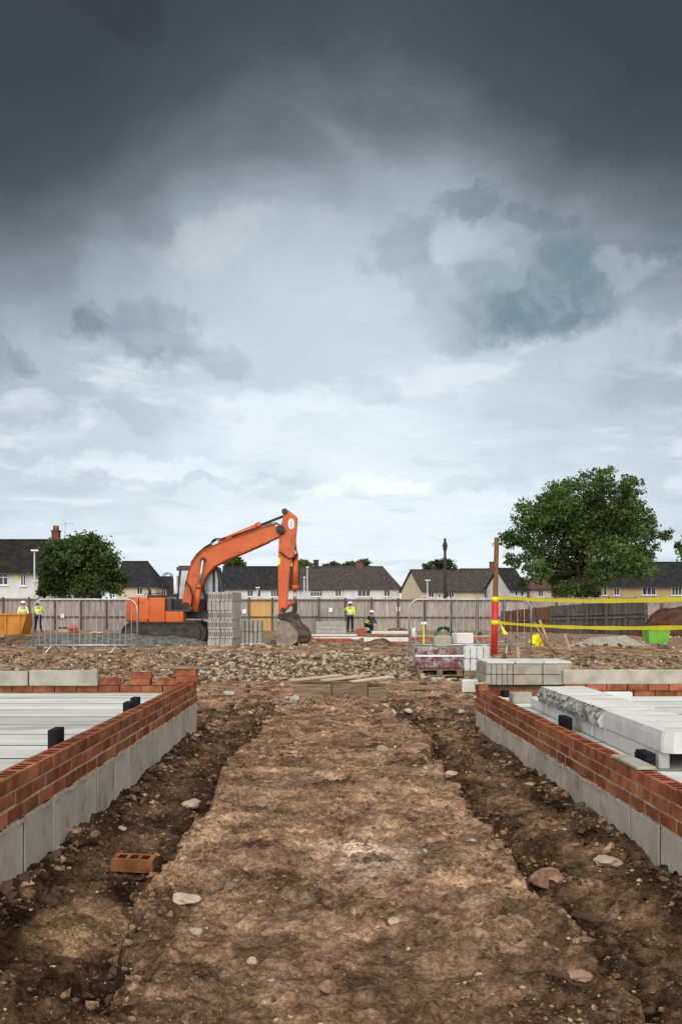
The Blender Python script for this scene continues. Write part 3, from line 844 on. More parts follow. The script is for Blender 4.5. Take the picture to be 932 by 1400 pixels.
# loose bricks, lintels and boards on the left walls
def loose_brick(px, py, Y, z, rz, label, me=None, rot=(0, 0), group='loose bricks lying about'):
    o = put('loose_brick', me or ME_PERF, None, (X(px, Y), Y, z), (rot[0], rot[1], rz))
    return tag(o, label, 'brick', group)
p = gp(184, 1192)
loose_brick(184, 1192, p.y, p.z - .015, R(-4), 'single loose red brick with three slots lying in the left trench', rot=(.05, .03))
YB = 9.80
MB().cbox(X(45, YB), X(137, YB), YB - .12, YB - .02, .548, .71, .008).build('lintel', M['lintel'], None)
tag(bpy.data.objects['lintel'], 'short grey concrete lintel with mud on top on the far left wall', 'lintel', 'lintels laid on the end walls')
o = MB().cbox(X(44, YB) - 1.6, X(44, YB) - .006, YB - .125, YB - .02, .548, .70, .008).build('lintel', M['lintel'], None)
tag(o, 'grey concrete lintel running out of the left edge of the photo', 'lintel', 'lintels laid on the end walls')
o = put('mud_lump', stone_mesh(77, M['clod'], .075, .045, .022), None, (X(92, YB), YB - .07, .718)); tag(o, 'dark lump of mud sitting on the short grey lintel', 'mud lump')
loose_brick(151, 927, YB, .552, R(8), 'loose red brick lying at the right end of the short lintel')
loose_brick(193, 927, YB, .552, R(-6), 'lower brick of two stacked loose on the far left wall')
loose_brick(194, 922, YB, .620, R(4), 'upper brick of two stacked loose on the far left wall')
loose_brick(226, 930, YB, .552, R(14), 'loose brick lying between the stacked pair and the corner pile')
loose_brick(243, 925, YB + .0, .552, R(-12), 'brick leaning low against the left corner brick pile', rot=(.0, .2))
YC = 9.76
loose_brick(256, 922, YC, .583, R(3), 'lowest brick of the corner pile under the wooden board')
loose_brick(255, 918, YC, .652, R(-5), 'topmost brick of the corner pile under the wooden board')
o = MB().cbox(-.24, .24, -.07, .07, 0, .026, .004).build('board', M['timber'], None, loc=(X(255, YC), YC, .720)); o.rotation_euler = (0, .02, R(3))
tag(o, 'short weathered wooden board lying on the left corner brick pile', 'board')
# right corner pier
YR = 10.12
loose_brick(658, 936, YR, .462, R(92), 'red brick set on the far corner of the right foundation wall', ME_BRICK)
o = put('mortar_lump', stone_mesh(78, M['lintel'], .10, .055, .022), None, (X(659, YR), YR, .540)); tag(o, 'pale lump of dried mortar on top of the right corner brick', 'mortar lump')
# thin slab on right wall
ysl = 5.35
o = MB().cbox(-.22, .22, -.055, .055, 0, .018, .003).build('flat_slab', M['lintel'], None, loc=(wall_r(ysl) + .052, ysl, .463)); o.rotation_euler = (0, 0, R(90) + .015)
tag(o, 'thin grey concrete slab lying flat on top of the right brick wall', 'slab')
# end-wall lintel at right
YL = 10.1
o = MB().cbox(X(768, YL), X(768, YL) + 2.3, YL - .05, YL + .05, .535, .69, .008).build('lintel', M['lintel'], None); o.rotation_euler = (0, 0, 0)
tag(o, 'long grey concrete lintel laid on the end wall at far right', 'lintel', 'lintels laid on the end walls')
for i in range(9):
    x = X(770, YL) + .11 + i * .225
    q = lay(FR, 'brick', ME_BRICK, (x, YL, .470), 0)
o = MB().cbox(X(826, 9.2), X(862, 9.2), 9.15, 9.25, .415, .53, .008).build('concrete_block', M['slab'], None)
tag(o, 'pale concrete block standing on the right floor behind the long slab', 'block', 'single concrete blocks')
o = put('concrete_block', MB().cbox(-.1, .1, -.06, .06, 0, .11, .01).mesh('concrete_block', [M['lintel']]), None, (X(711, 9.35), 9.35, .405), (0, 0, .2))
tag(o, 'small rounded pale block in the gap behind the right corner', 'block', 'single concrete blocks')

# precast planks stacked inside the right plot
def rough_slab(y0, y1, broken, label, dx, seed):
    rg = random.Random(seed)
    w, t = .42, .125
    N = 60
    o = empty('precast_slab', label, 'slab', (1.93 + dx, y0, .515), 0, 'precast slabs stacked on the bearers')
    mb = MB(); L = y1 - y0
    prof = []
    for i in range(N + 1):
        y = L * i / N
        r = 1 if broken else .06
        ed = [rg.uniform(-.024, .024) * r for _ in range(4)]
        ch = max(0, .05 - y) if not broken else 0
        pts = [(0 + ed[0] + ch, 0), (0 + ed[1] - .014 * r + ch, t * .35), (ed[2] - .004 * r + ch, t * .7), (.022 * r + abs(ed[3]) * .6 + ch + .003, t + rg.uniform(-.004, .001) * r), (w, t), (w, 0)]
        prof.append([(a, y, b) for a, b in pts])
    fs = []; mi = []
    for i in range(N):
        for k in range(6):
            a = i * 6 + k; b = i * 6 + (k + 1) % 6
            fs.append((a, b, b + 6, a + 6)); mi.append(1 if (k < 3 and broken) else 0)
    fs.append(tuple(range(6))[::-1]); mi.append(0)
    fs.append(tuple(N * 6 + k for k in range(6))); mi.append(1)
    mb.v = [p for s_ in prof for p in s_]; mb.f = fs; mb.mi = mi
    mb.build('slab_body', [M['slab'], M['rough']], o)
    st = MB()
    k = .17
    while k < L - .1:
        st.box(.06, w - .01, k, k + .007, t - .002, t + .0018); k += rg.uniform(.22, .34)
    tag(st.build('score_lines', M['lintel'], o), kind='stuff')
    # neighbour slab lying alongside, a little lower
    return o
rough_slab(6.56, 8.55, True, 'white precast slab with a long broken rough edge at the far end of the stack', 0, 4)
rough_slab(5.37, 6.535, False, 'smooth white precast slab with a chamfered corner at the near end of the stack', .012, 5)
for k, (x, lab) in enumerate(((1.945, 'left bearer of the stacked precast slab next to the brick wall'), (2.27, 'right bearer of the stacked precast slab further from the wall'))):
    o = MB().cbox(0, .062, 0, 2.05, 0, .094, .006).build('bearer_plank', M['slab'], None, loc=(x, 6.85, .409)); tag(o, lab + ', far length', 'concrete plank', 'precast bearers under the white slab')
    o = MB().cbox(0, .066, 0, 1.33, 0, .10, .006).build('bearer_plank', M['slab'], None, loc=(x, 5.48, .409)); tag(o, lab + ', near length', 'concrete plank', 'precast bearers under the white slab')

# ------------------------------------------------------------------ boards on the path end
def pallet():
    p = gp(465, 955); Y = p.y
    o = empty('wooden_pallet', 'old wooden pallet with skewed deck boards at the far end of the path', 'pallet', (p.x, Y, p.z), R(-2))
    w = 1.24
    for k in range(3):
        for j, (xa, xb, h) in enumerate(((-w / 2, -.12, .18), (-.11, .36, .19), (.37, w / 2, .14))):
            MB().cbox(xa, xb, k * .34 + j * .012, .09 + k * .34 + j * .012, -.04, h, .006).build('bearer', M['timber'], o)
    rg = random.Random(3)
    for k, (x, a, z, L) in enumerate(((-.34, .62, .235, .80), (.06, .66, .235, .74), (.42, .70, .22, .70))):
        q = MB().cbox(-L / 2, L / 2, -.055, .055, 0, .024, .003).build('deck_board', M['deckwood'], o, loc=(x, .30, z)); q.rotation_euler = (0, -.05, a)
    for k, (y, z) in enumerate(((.12, .195), (.58, .195))):
        q = MB().cbox(-.58, .40, -.05, .05, 0, .022, .003).build('deck_board', M['timber'], o, loc=(.02, y, z)); q.rotation_euler = (0, .012, .03)
pallet()
for px, py, L, a, lab in ((600, 945, .9, .12, 'pale plank lying on the earth to the right of the pallet'), (735, 880, .8, -.7, 'short splintered stick on the bank left of the sack')):
    p = gp(px, py)
    o = MB().cbox(-L / 2, L / 2, -.05, .05, 0, .03, .003).build('plank', M['timber'], None, loc=(p.x, p.y, p.z + .02)); o.rotation_euler = (0, .03, a); tag(o, lab, 'plank')

# ------------------------------------------------------------------ wrapped brick packs and stacked kerbs
def wrapped_pack():
    Y = 16.3
    x0, x1 = X(570, Y), X(632, Y); zb = gz((x0 + x1) / 2, Y + .3) + .02
    o = empty('brick_pack', 'shrink wrapped pack of burgundy bricks on a pallet behind the right wall', 'brick pack', ((x0 + x1) / 2, Y, zb))
    w = x1 - x0
    MB().box(-w / 2 - .03, w / 2 + .03, 0, .62, 0, .025).box(-w / 2, -w / 2 + .1, 0, .62, .025, .1).box(w / 2 - .1, w / 2, 0, .62, .025, .1).box(-.05, .05, 0, .62, .025, .1).box(-w / 2 - .03, w / 2 + .03, 0, .62, .1, .12).build('pallet', M['timber'], o)
    me = MB().cbox(-.0525, .0525, -.1, .1, 0, .065, .004).mesh('brick', [M['burgundy']])
    for r in range(5):
        for c in range(7):
            for d in range(3):
                put('brick', me, o, (-w / 2 + .065 + c * .108, .13 + d * .2, .122 + r * .069))
    mb = MB(); mb.cbox(-w / 2 - .03, w / 2 + .03, -.01, .66, .11, .50, .05); mb.build('plastic_wrap', M['film'], o)
    MB().box(-w / 2 - .035, w / 2 + .035, -.016, -.0125, .34, .372).build('strap_band', M['white'], o)
    # white wrapped block pack next to it
    x2 = X(634, Y); x3 = X(671, Y)
    q = empty('block_pack', 'white plastic wrapped pack of blocks right of the burgundy bricks', 'block pack', ((x2 + x3) / 2, Y + .02, zb))
    w2 = x3 - x2
    me2 = MB().cbox(-.05, .05, -.21, .21, 0, .205, .005).mesh('block', [M['slab']])
    for r in range(2):
        for c in range(4):
            put('block', me2, q, (-w2 / 2 + .06 + c * .115, .25, .09 + r * .215))
    MB().box(-w2 / 2, w2 / 2, 0, .5, 0, .085).build('pallet', M['timber'], q)
    MB().cbox(-w2 / 2 - .01, w2 / 2 + .01, -.01, .52, .08, .55, .05).build('plastic_wrap', M['film'], q)
    for px0, px1, z, rz, lab, mk in ((594, 618, .505, .1, 'pale concrete block on top of the wrapped burgundy bricks', 'lintel'), (622, 648, .56, .35, 'white wrapped bundle lying where the two wrapped packs meet', 'pipe')):
        a, b = X(px0, Y), X(px1, Y)
        t = MB().cbox(-(b - a) / 2, (b - a) / 2, -.1, .1, 0, .19, .012).build('concrete_block', M[mk], None, loc=((a + b) / 2, Y + .25, zb + z)); t.rotation_euler = (0, 0, rz)
        tag(t, lab, 'block', 'single concrete blocks')
    p = gp(642, 946)
    k = p.y / F
    t = MB().cbox(-11 * k, 11 * k, -.1, .1, 0, 17 * k, .012).build('concrete_block', M['slab'], None, loc=(X(642, p.y), p.y, p.z)); t.rotation_euler = (0, 0, -.1)
    tag(t, 'whitish block on the earth beside the right corner pier', 'block', 'single concrete blocks')
wrapped_pack()
def kerb_stack():
    Y = 13.6
    x0, x1 = X(664, Y), X(783, Y)
    zb = Z(942, Y)
    o = empty('kerb_stack', 'low stack of pale concrete kerb units beyond the right end wall', 'stack of kerbs', (x0, Y, zb))
    W = x1 - x0
    me = MB().cbox(0, .072, 0, .9, 0, .145, .006).mesh('kerb_unit', [M['lintel']])
    for r in range(2):
        for c in range(5):
            put('kerb_unit', me, o, (.0 + c * .079, .0, .06 + r * .152))
    me = MB().cbox(0, .42, 0, .9, 0, .145, .006).mesh('kerb_unit', [M['lintel']])
    for r in range(2):
        for c in range(2):
            put('kerb_unit', me, o, (.40 + c * .432, .0, .06 + r * .152))
    for c in range(3):
        put('top_slab', MB().cbox(0, .40, 0, .86, 0, .03, .004).mesh('top_slab', [M['slab']]), o, (.02 + c * .415, .03, .366))
    for y in (.1, .7):
        MB().box(.02, W - .02, y, y + .1, -.02, .055).build('timber_bearer', M['timber'], o)
    MB().box(.1, W - .1, .0, .9, zb * -1 - .2, -.025).build('packing_timber', M['timber'], o)
kerb_stack()

# ------------------------------------------------------------------ crowd barriers
def barrier(label, px0, px1, Y, ytop_z, zfoot, rz=0):
    w = (px1 - px0) * Y / F
    o = empty('crowd_barrier', label, 'barrier', (X((px0 + px1) / 2, Y), Y, zfoot), rz, 'steel crowd barriers')
    h = ytop_z - zfoot; r = .019; cr = .2; zl = .14
    pts = [(-w / 2, 0, .1)]
    for k in range(7):
        a = R(180 - 15 * k); pts.append((-w / 2 + cr + cr * math.cos(a), 0, h - cr + cr * math.sin(a)))
    for k in range(7):
        a = R(90 - 15 * k); pts.append((w / 2 - cr + cr * math.cos(a), 0, h - cr + cr * math.sin(a)))
    pts.append((w / 2, 0, .1))
    shade(MB().tube(pts, r, 8).build('frame_tube', M['galv'], o))
    shade(MB().tube([(-w / 2, 0, zl), (w / 2, 0, zl)], r * .9, 8).build('bottom_rail', M['galv'], o))
    n = 17; me = MB().tube([(0, 0, zl), (0, 0, h - .01)], .0065, 6).mesh('upright_bar', [M['galv']])
    for k in range(n):
        x = -w / 2 + (k + 1) * w / (n + 1)
        put('upright_bar', me, o, (x, 0, 0))
    for s in (-1, 1):
        x = s * w * .31
        shade(MB().tube([(x - .10, -.27, -.04), (x - .03, -.04, zl - .02), (x, 0, zl), (x + .03, .04, zl - .02), (x + .10, .27, -.04)], .017, 6).build('foot', M['galv'], o))
    return o
barrier('galvanised crowd barrier standing on the bank in front of the excavator rear', 46, 188, 19.0, Z(819.5, 19.0), gz(X(117, 19.0), 19.0) + .03)
barrier('galvanised crowd barrier standing on the bank around the red sleeved pole', 559, 726, 18.9, Z(819.5, 18.9), gz(X(642, 18.9), 18.9) + .03, R(1.5))

# ------------------------------------------------------------------ marker pole and tape
def pole_and_tape():
    Y = 18.5
    xb, zb = X(675, Y), Z(884, Y); xt, zt = X(678.6, Y), Z(735, Y)
    o = empty('marker_pole', 'leaning timber pole in a red sleeve with yellow bands by the barrier', 'pole', (xb, Y, zb - .25))
    g = lambda t: (( xt - xb) * t, 0, .25 + (zt - zb) * t)
    shade(MB().tube([(-.004, 0, -.1), g(0), g(1)], [.055, .055, .046], 12).build('timber_post', M['polewood'], o))
    shade(MB().tube([(-.004, 0, .0), g(.41)], .064, 14).build('red_sleeve', M['red'], o))
    shade(MB().tube([g(.41), g(.455)], .067, 14).build('yellow_band', M['yellow'], o))
    shade(MB().tube([g(.20), g(.24)], .072, 14).build('yellow_band', M['yellow'], o))
    Ye = 10.9
    q = empty('marker_pole', 'timber post holding the yellow tapes beyond the right edge of the photo', 'pole', (X(932, 11) + .25, Ye, gz(4.4, Ye) - .2))
    shade(MB().tube([(0, 0, 0), (0, 0, 2.2)], .05, 10).build('timber_post', M['polewood'], q))
    for ya, ze, wdt, lab in ((816.5, 1.47, .06, 'upper yellow warning tape stretched from the pole to the right'), (851, 1.135, .052, 'lower yellow warning tape stretched from the pole to the right')):
        A = Vector((X(676, Y) + .06, Y - .03, Z(ya, Y))); B = Vector((X(932, 11) + .25, Ye, ze))
        mb = MB(); N = 40; rg = random.Random(int(ya)); top = []; bot = []
        for i in range(N + 1):
            t = i / N; p = A.lerp(B, t); sag = -.05 * 4 * t * (1 - t)
            tw = .10 * math.sin(t * 9 + ya) + .10 * math.sin(t * 23)
            up = Vector((0, math.sin(tw), math.cos(tw))) * wdt * .5 * (1 + .12 * math.sin(t * 31))
            p = p + Vector((0, 0, sag))
            top.append(p + up); bot.append(p - up)
        off = Vector((.0, .0015, 0))
        vs = []
        for a, b in zip(top, bot): vs += [a, b, a + off, b + off]
        fs = []
        for i in range(N):
            k = i * 4
            fs += [(k, k + 1, k + 5, k + 4), (k + 2, k + 6, k + 7, k + 3), (k, k + 4, k + 6, k + 2), (k + 1, k + 3, k + 7, k + 5)]
        fs += [(0, 2, 3, 1), (N * 4, N * 4 + 1, N * 4 + 3, N * 4 + 2)]
        mb.add(vs, fs)
        if ya > 840:   # loose end hanging at the pole
            a = A + Vector((.03, -.02, 0)); b = a + Vector((.16, -.03, -.24)); c = a + Vector((.06, -.02, -.22))
            mb.add([a, b, c, a + off * 3, b + off * 3, c + off * 3], [(0, 1, 2), (5, 4, 3), (0, 3, 4, 1), (1, 4, 5, 2), (2, 5, 3, 0)])
        t = mb.build('warning_tape', M['yellow'], None); tag(t, lab, 'tape', 'yellow warning tapes')
pole_and_tape()

# ------------------------------------------------------------------ excavator
def excavator():
    Y0 = 35.0; K = Y0 / F
    bx, bz = X(235, Y0), 0.0
    ex = empty('excavator', 'large orange tracked excavator with its arm raised and bucket on the ground', 'excavator', (bx, Y0, bz))
    P = lambda px, py: ((px - 446) * K - bx, H - (py - VY) * K)
    P3 = lambda px, py, y=0: (P(px, py)[0], y, P(px, py)[1])
    # undercarriage: near track at y=-1.25, far track at +1.25
    for s in (-1, 1):
        xa, xb = P(178, 0)[0], P(287, 0)[0]; r = .43; zc = r
        y0 = s * 1.25 - .3
        prof = []
        for k in range(9):
            a = R(90 + 22.5 * k); prof.append((xa + r + r * math.cos(a), zc + r * math.sin(a)))
        for k in range(9):
            a = R(-90 + 22.5 * k); prof.append((xb - r + r * math.cos(a), zc + r * math.sin(a)))
        t = MB().prism([(x * 1.0, z * 1.0) for x, z in prof], y0 + .05, y0 + .55).build('track', M['steel'], ex)
        # shoes with grousers
        sh = MB(); per = []
        for i in range(len(prof)):
            a = Vector(prof[i]); b = Vector(prof[(i + 1) % len(prof)]); L = (b - a).length
            n = max(1, round(L / .19))
            for j in range(n):
                per.append((a.lerp(b, (j + .5) / n), (b - a).normalized()))
        for c, d in per:
            nrm = Vector((d.y, -d.x))
            mt = Matrix(((d.x, 0, -nrm.x, c.x), (0, 1, 0, y0 + .3), (d.y, 0, -nrm.y, c.y), (0, 0, 0, 1)))
            sh.box(-.08, .08, -.3, .3, -.005, .03, 0, mt); sh.box(-.015, .015, -.3, .3, .03, .055, 0, mt)
        tag(sh.build('track_shoes', M['steel'], t), kind='stuff')
        rl = MB()
        for k in range(7):
            x = xa + .55 + k * (xb - xa - 1.1) / 6
            rl.tube([(x, y0 - .02, .2), (x, y0 + .62, .2)], .12, 12)
        for x in (xa + r, xb - r):
            rl.tube([(x, y0 - .03, zc), (x, y0 + .63, zc)], .30, 16)
        rl.build('rollers', M['steel'], t)
        MB().box(xa + .5, xb - .5, y0 - .01, y0 + .6, .26, .62).build('track_frame', M['steel'], t)
    MB().box(P(200, 0)[0], P(265, 0)[0], -1.0, 1.0, .45, .82).lathe([(.6, .8), (.6, 1.0)], P(232, 0)[0], 0, 20).build('undercarriage', M['steel'], ex)
    # house
    zt = P(0, 817)[1]; zb = P(0, 850)[1]
    xl, xm, xr = P(174, 0)[0], P(234, 0)[0], P(258, 0)[0]
    MB().box(xl + .3, xr + .4, -1.2, 1.2, zb - .16, zb + .04).build('deck_frame', M['steel'], ex, bevel=.02)
    cw = []
    n = 12
    for k in range(n + 1):      # rounded counterweight in plan
        a = R(90 + 180 * k / n); cw.append((xl + .62 + .62 * math.cos(a), 1.28 * math.sin(a)))
    mb = MB(); ring = []
    plan = cw + [(P(198, 0)[0], -1.28), (P(198, 0)[0], 1.28)]
    for z, s in ((zb, .90), (zb + .08, .985), (zb + .35, 1.0), (zt - .2, .99), (zt - .04, .95), (zt, .9)):
        ring.append([(xl + 1.0 + (x - xl - 1.0) * s, y * (s * .3 + .7), z) for x, y in plan])
    m_ = len(plan)
    vs = [p for r_ in ring for p in r_]
    fs = [(i * m_ + k, i * m_ + (k + 1) % m_, (i + 1) * m_ + (k + 1) % m_, (i + 1) * m_ + k) for i in range(len(ring) - 1) for k in range(m_)]
    fs += [tuple(range(m_))[::-1], tuple((len(ring) - 1) * m_ + k for k in range(m_))]
    mb.add(vs, fs); mb.build('counterweight', M['orange'], ex, bevel=.02)
    eng = MB().box(P(198.6, 0)[0], xm - .62, -1.26, 1.26, zb + .0, zt - .01).build('engine_cover', M['orange'], ex, bevel=.05)
    MB().box(P(199.5, 0)[0], P(213, 0)[0], -1.275, -1.25, zb + .1, zt - .1).build('side_door', M['orange'], eng, bevel=.01)
    MB().box(xm - .6, xm - .01, -1.26, 1.26, zb + .0, zt - .015).build('pump_cover', M['orange'], ex, bevel=.04)
    MB().box(xm, xr, -1.24, -.45, zb + .0, P(0, 836)[1]).build('toolbox', M['orange'], ex, bevel=.03)
    MB().box(xm + .02, xr + .25, -1.22, -.42, P(0, 836)[1] + .003, P(0, 833.5)[1]).build('step_plate', M['cabgrey'], ex)
    MB().box(xm + .01, P(241, 0)[0], -1.1, -.3, P(0, 834)[1], P(0, 818)[1]).build('valve_cover', M['cabgrey'], ex, bevel=.02)
    MB().box(P(205, 0)[0], P(226, 0)[0], -.6, .6, zt - .006, zt + .10).build('hood_top', M['cabgrey'], ex, bevel=.03)
    shade(MB().tube([P3(203, 816, .3), P3(203, 808, .3), P3(200.5, 803, .3)], .06, 10).build('exhaust', M['steel'], ex))
    # handrails on the near side
    hr = MB()
    for y in (-1.15, -.75):
        hr.tube([P3(230, 816, y), P3(229.5, 795, y), P3(231, 787, y), P3(235, 784.5, y), P3(240, 786, y), P3(241.5, 795, y), P3(241.5, 816, y)], .018, 6)
    hr.tube([P3(229.6, 797, -1.15), P3(229.6, 797, -.75)], .016, 6)
    hr.tube([P3(205, 816, -1.0), P3(206, 812, -1.0), P3(228, 812, -1.0), P3(229.5, 812, -1.0)], .016, 6)
    hr.build('handrail', M['steel'], ex)
    shade(MB().cbox(P(236, 0)[0], P(241, 0)[0], .1, .45, P(0, 812)[1], P(0, 787)[1], .03).build('air_filter', M['white'], ex))
    # cab on the far side
    zc0, zc1 = P(0, 846)[1], P(0, 774.5)[1]
    cab = MB()
    xa, xb = P(238.5, 0)[0], P(307.5, 0)[0]
    cy0, cy1 = .35, 1.3
    t = .07
    zs = P(0, 815)[1]
    cab.box(xa, xb, cy0, cy1, zc0, zs - .1)
    cab.box(xa + .02, xb - .28, cy0, cy1, zc1 - .13, zc1)
    pill = [((xa, zs - .1), (xa + .12, zc1 - .1)), ((xa + .78, zs - .1), (xa + .78, zc1 - .1)), ((xb - .16, zs - .3), (xb - .36, zc1 - .1)), ((P(289, 0)[0], zs - .1), (P(289, 0)[0], zc1 - .1))]
    for (x0, z0), (x1, z1) in pill:
        for y in (cy0, cy1 - t):
            cab.add([(x0, y, z0), (x0 + t * 1.3, y, z0), (x0 + t * 1.3, y + t, z0), (x0, y + t, z0), (x1, y, z1), (x1 + t * 1.3, y, z1), (x1 + t * 1.3, y + t, z1), (x1, y + t, z1)],
                    [(3, 2, 1, 0), (4, 5, 6, 7), (0, 1, 5, 4), (1, 2, 6, 5), (2, 3, 7, 6), (3, 0, 4, 7)])
    c = cab.build('cab', M['cabgrey'], ex, bevel=.015)
    for a0, a1 in ((xa + .12, xa + .78), (xa + .90, P(289, 0)[0]), (P(289, 0)[0] + .1, xb - .3)):
        MB().box(a0, a1, cy0 + .03, cy0 + .04, zs - .1, zc1 - .13).build('window_pane', M['cabglass'], c)
        MB().box(a0, a1, cy1 - .045, cy1 - .035, zs - .1, zc1 - .13).build('window_pane', M['cabglass'], c)
    MB().add([(xb - .12, cy0 + .08, zs - .3), (xb - .12, cy1 - .08, zs - .3), (xb - .33, cy1 - .08, zc1 - .12), (xb - .33, cy0 + .08, zc1 - .12),
              (xb - .13, cy0 + .08, zs - .3), (xb - .13, cy1 - .08, zs - .3), (xb - .34, cy1 - .08, zc1 - .12), (xb - .34, cy0 + .08, zc1 - .12)],
             [(0, 1, 2, 3), (7, 6, 5, 4), (0, 3, 7, 4), (1, 5, 6, 2), (0, 4, 5, 1), (3, 2, 6, 7)]).build('windscreen', M['cabglass'], c)
    MB().box(xa + .25, xa + .75, cy0 + .25, cy1 - .25, zs - .5, zs + .35).build('driver_seat', M['rubber'], c, bevel=.05)
    wl = MB().box(xa + .1, xa + 1.1, cy0 + .02, cy1 - .05, zc1 + .003, zc1 + .05)
    wl.build('roof_hatch', M['cabgrey'], c)
    shade(MB().tube([P3(292, 842, -.5), P3(287, 826, -.55), P3(287, 818, -.6)], .02, 6).build('mirror_arm', M['steel'], ex))
    MB().cbox(P(284.6, 0)[0], P(289, 0)[0], -.62, -.56, P(0, 824)[1], P(0, 812)[1], .02).build('mirror', M['steel'], ex)
    # boom
    bo = [(249.5, 831), (254.5, 803), (261, 777), (269, 763), (280.5, 752.5), (299, 744), (340, 729.5), (362, 721), (375, 718.5), (382, 721), (385.5, 727.5), (383, 734.5), (368, 741), (340, 753.5), (310, 766), (294, 774.5), (284, 786), (276, 805), (265.5, 832), (257, 837)]
    b = MB().prism([P(*q) for q in bo], -.32, .32).build('boom', M['orange'], ex, bevel=.03)
    # weld flanges along top and bottom edges
    fl = MB()
    for seq in (bo[1:9], bo[12:19]):
        for a, q in zip(seq[:-1], seq[1:]):
            pa, pb = Vector(P(*a)), Vector(P(*q)); d = (pb - pa).normalized(); nn = Vector((-d.y, d.x)) * .016
            fl.prism([tuple(pa - nn), tuple(pb - nn), tuple(pb + nn), tuple(pa + nn)], -.37, .37)
    fl.build('flange', M['orange_dark'], b)
    for px, py, r, w in ((256, 829, .15, .42), (384, 725, .16, .42), (280, 766.5, .10, .50)):
        MB().tube([P3(px, py, -w), P3(px, py, w)], r, 16).build('pin', M['steel'], b)
    # lift cylinders either side of the boom
    for s in (-1, 1):
        cy = shade(MB().tube([P3(270, 836, s * .5), P3(274.8, 802, s * .5)], .105, 12).tube([P3(274.3, 805, s * .5), P3(275.1, 800, s * .5)], .125, 12).build('lift_cylinder', M['orange'], ex))
        shade(MB().tube([P3(274.7, 803, s * .5), P3(280, 767, s * .5)], .058, 10).build('rod', M['chrome'], cy))
    # arm cylinder on top
    cy = shade(MB().tube([P3(303, 740.5, 0), P3(356, 718, 0)], .115, 12).tube([P3(351, 720, 0), P3(357, 717.6, 0)], .14, 12).build('arm_cylinder', M['orange'], ex))
    shade(MB().tube([P3(355, 718.5, 0), P3(388.5, 705.3, 0)], .05, 10).build('rod', M['steel'], cy))
    MB().prism([P(*q) for q in ((297, 746), (300, 738.5), (306, 737.5), (312, 740))], -.16, .16).build('cylinder_bracket', M['orange_dark'], b)
    # hoses
    hz = MB()
    for y, d in ((-.26, 0), (-.18, 2), (.2, 1)):
        hz.tube([P3(262, 772 - d, y), P3(270, 760 - d, y), P3(281, 750.2 - d, y), P3(289, 745.5 - d, y), P3(291, 741.5 - d, y), P3(296, 738.5 - d, y), P3(303, 739 - d, y), P3(309, 737 - d, y)], .022, 6)
        hz.tube([P3(318, 735.5 - d, y), P3(345, 726 - d, y), P3(366, 718.5 - d, y), P3(378, 717 - d, y), P3(384, 721 - d, y)], .02, 6)
        hz.tube([P3(256, 795, y - .16), P3(262, 803, y - .2), P3(266, 815, y - .22), P3(264, 830, y - .2)], .022, 6)
        hz.tube([P3(278, 800, y + d * .04 - .3), P3(282, 815, y - .3), P3(282, 835, y - .3)], .024, 6)
    shade(hz.build('hydraulic_hoses', M['rubber'], ex))
    # dipper arm
    st = [(387, 699), (391, 696.8), (396, 699.5), (407, 708), (406.4, 718), (405, 735), (404, 748), (403, 757), (399.5, 766), (396.8, 775), (395, 797), (392.5, 826), (389, 843), (385, 849), (381, 845.5), (380.8, 827), (380.4, 790), (380.6, 760), (382, 735), (384, 719), (387, 709)]
    s_ = MB().prism([P(*q) for q in st], -.24, .24).build('dipper_arm', M['orange'], ex, bevel=.03)
    for px, py, r, w in ((389.5, 700, .11, .30), (385, 727, .14, .36), (384.5, 843, .12, .36), (387.5, 834, .09, .34)):
        MB().tube([P3(px, py, -w), P3(px, py, w)], r, 16).build('pin', M['steel'], s_)
    MB().prism([P(380.4 + a, b_) for a, b_ in ((.3, 763), (3.5, 763), (3.2, 772), (.3, 772))], -.252, -.243).build('yellow_sticker', M['yellow'], s_)
    # oval maker's plate
    cx, cz = P(398.4, 717)
    ov = MB().prism([(cx + .115 * math.cos(R(k * 15)), cz + .21 * math.sin(R(k * 15))) for k in range(24)], -.252, -.243).build('oval_plate', M['white'], s_)
    ov2 = MB().prism([(cx + .06 * math.cos(R(k * 15)), cz + .13 * math.sin(R(k * 15))) for k in range(24)], -.256, -.2525).build('plate_mark', M['cabglass'], ov)
    # hose bundle across the arm
    shade(MB().tube([P3(383, 755, -.27), P3(389, 760, -.29), P3(396, 764.5, -.29), P3(402, 763, -.28), P3(406, 758, -.1)], .03, 6).tube([P3(404, 742, -.12), P3(405, 752, -.12), P3(406.5, 759, -.1), P3(402, 765, -.14)], .03, 6).build('hose', M['rubber'], s_))
    cy = shade(MB().tube([P3(403.6, 757, 0), P3(403.3, 806, 0)], .115, 12).tube([P3(403.3, 800, 0), P3(403.3, 807, 0)], .14, 12).build('bucket_cylinder', M['orange'], ex))
    shade(MB().tube([P3(403.3, 806, 0), P3(402.8, 825, 0)], .055, 10).build('rod', M['chrome'], cy))
    for y in (-.22, .22):
        MB().tube([P3(387.5, 834, y), P3(395, 827, y), P3(403, 823.5, y)], [.09, .07, .09], 8).build('tipping_link', M['orange_dark'], ex)
        MB().tube([P3(403, 823.5, y * .8), P3(403, 833, y * .8), P3(399, 843, y * .8), P3(402, 851, y * .8)], [.09, .08, .09, .1], 8).build('bucket_link', M['steel'], ex)
    # quick hitch and bucket
    MB().prism([P(*q) for q in ((383, 840), (398, 836), (408, 840), (413, 852), (404, 858), (386, 850))], -.26, .26).build('quick_hitch', M['steel'], ex, bevel=.03)
    bk = [(385, 849), (396, 848), (407, 851), (415, 855), (423, 861), (427, 869), (424, 877), (414, 881.5), (402, 882.3), (390, 881.5), (383.5, 879.5)]
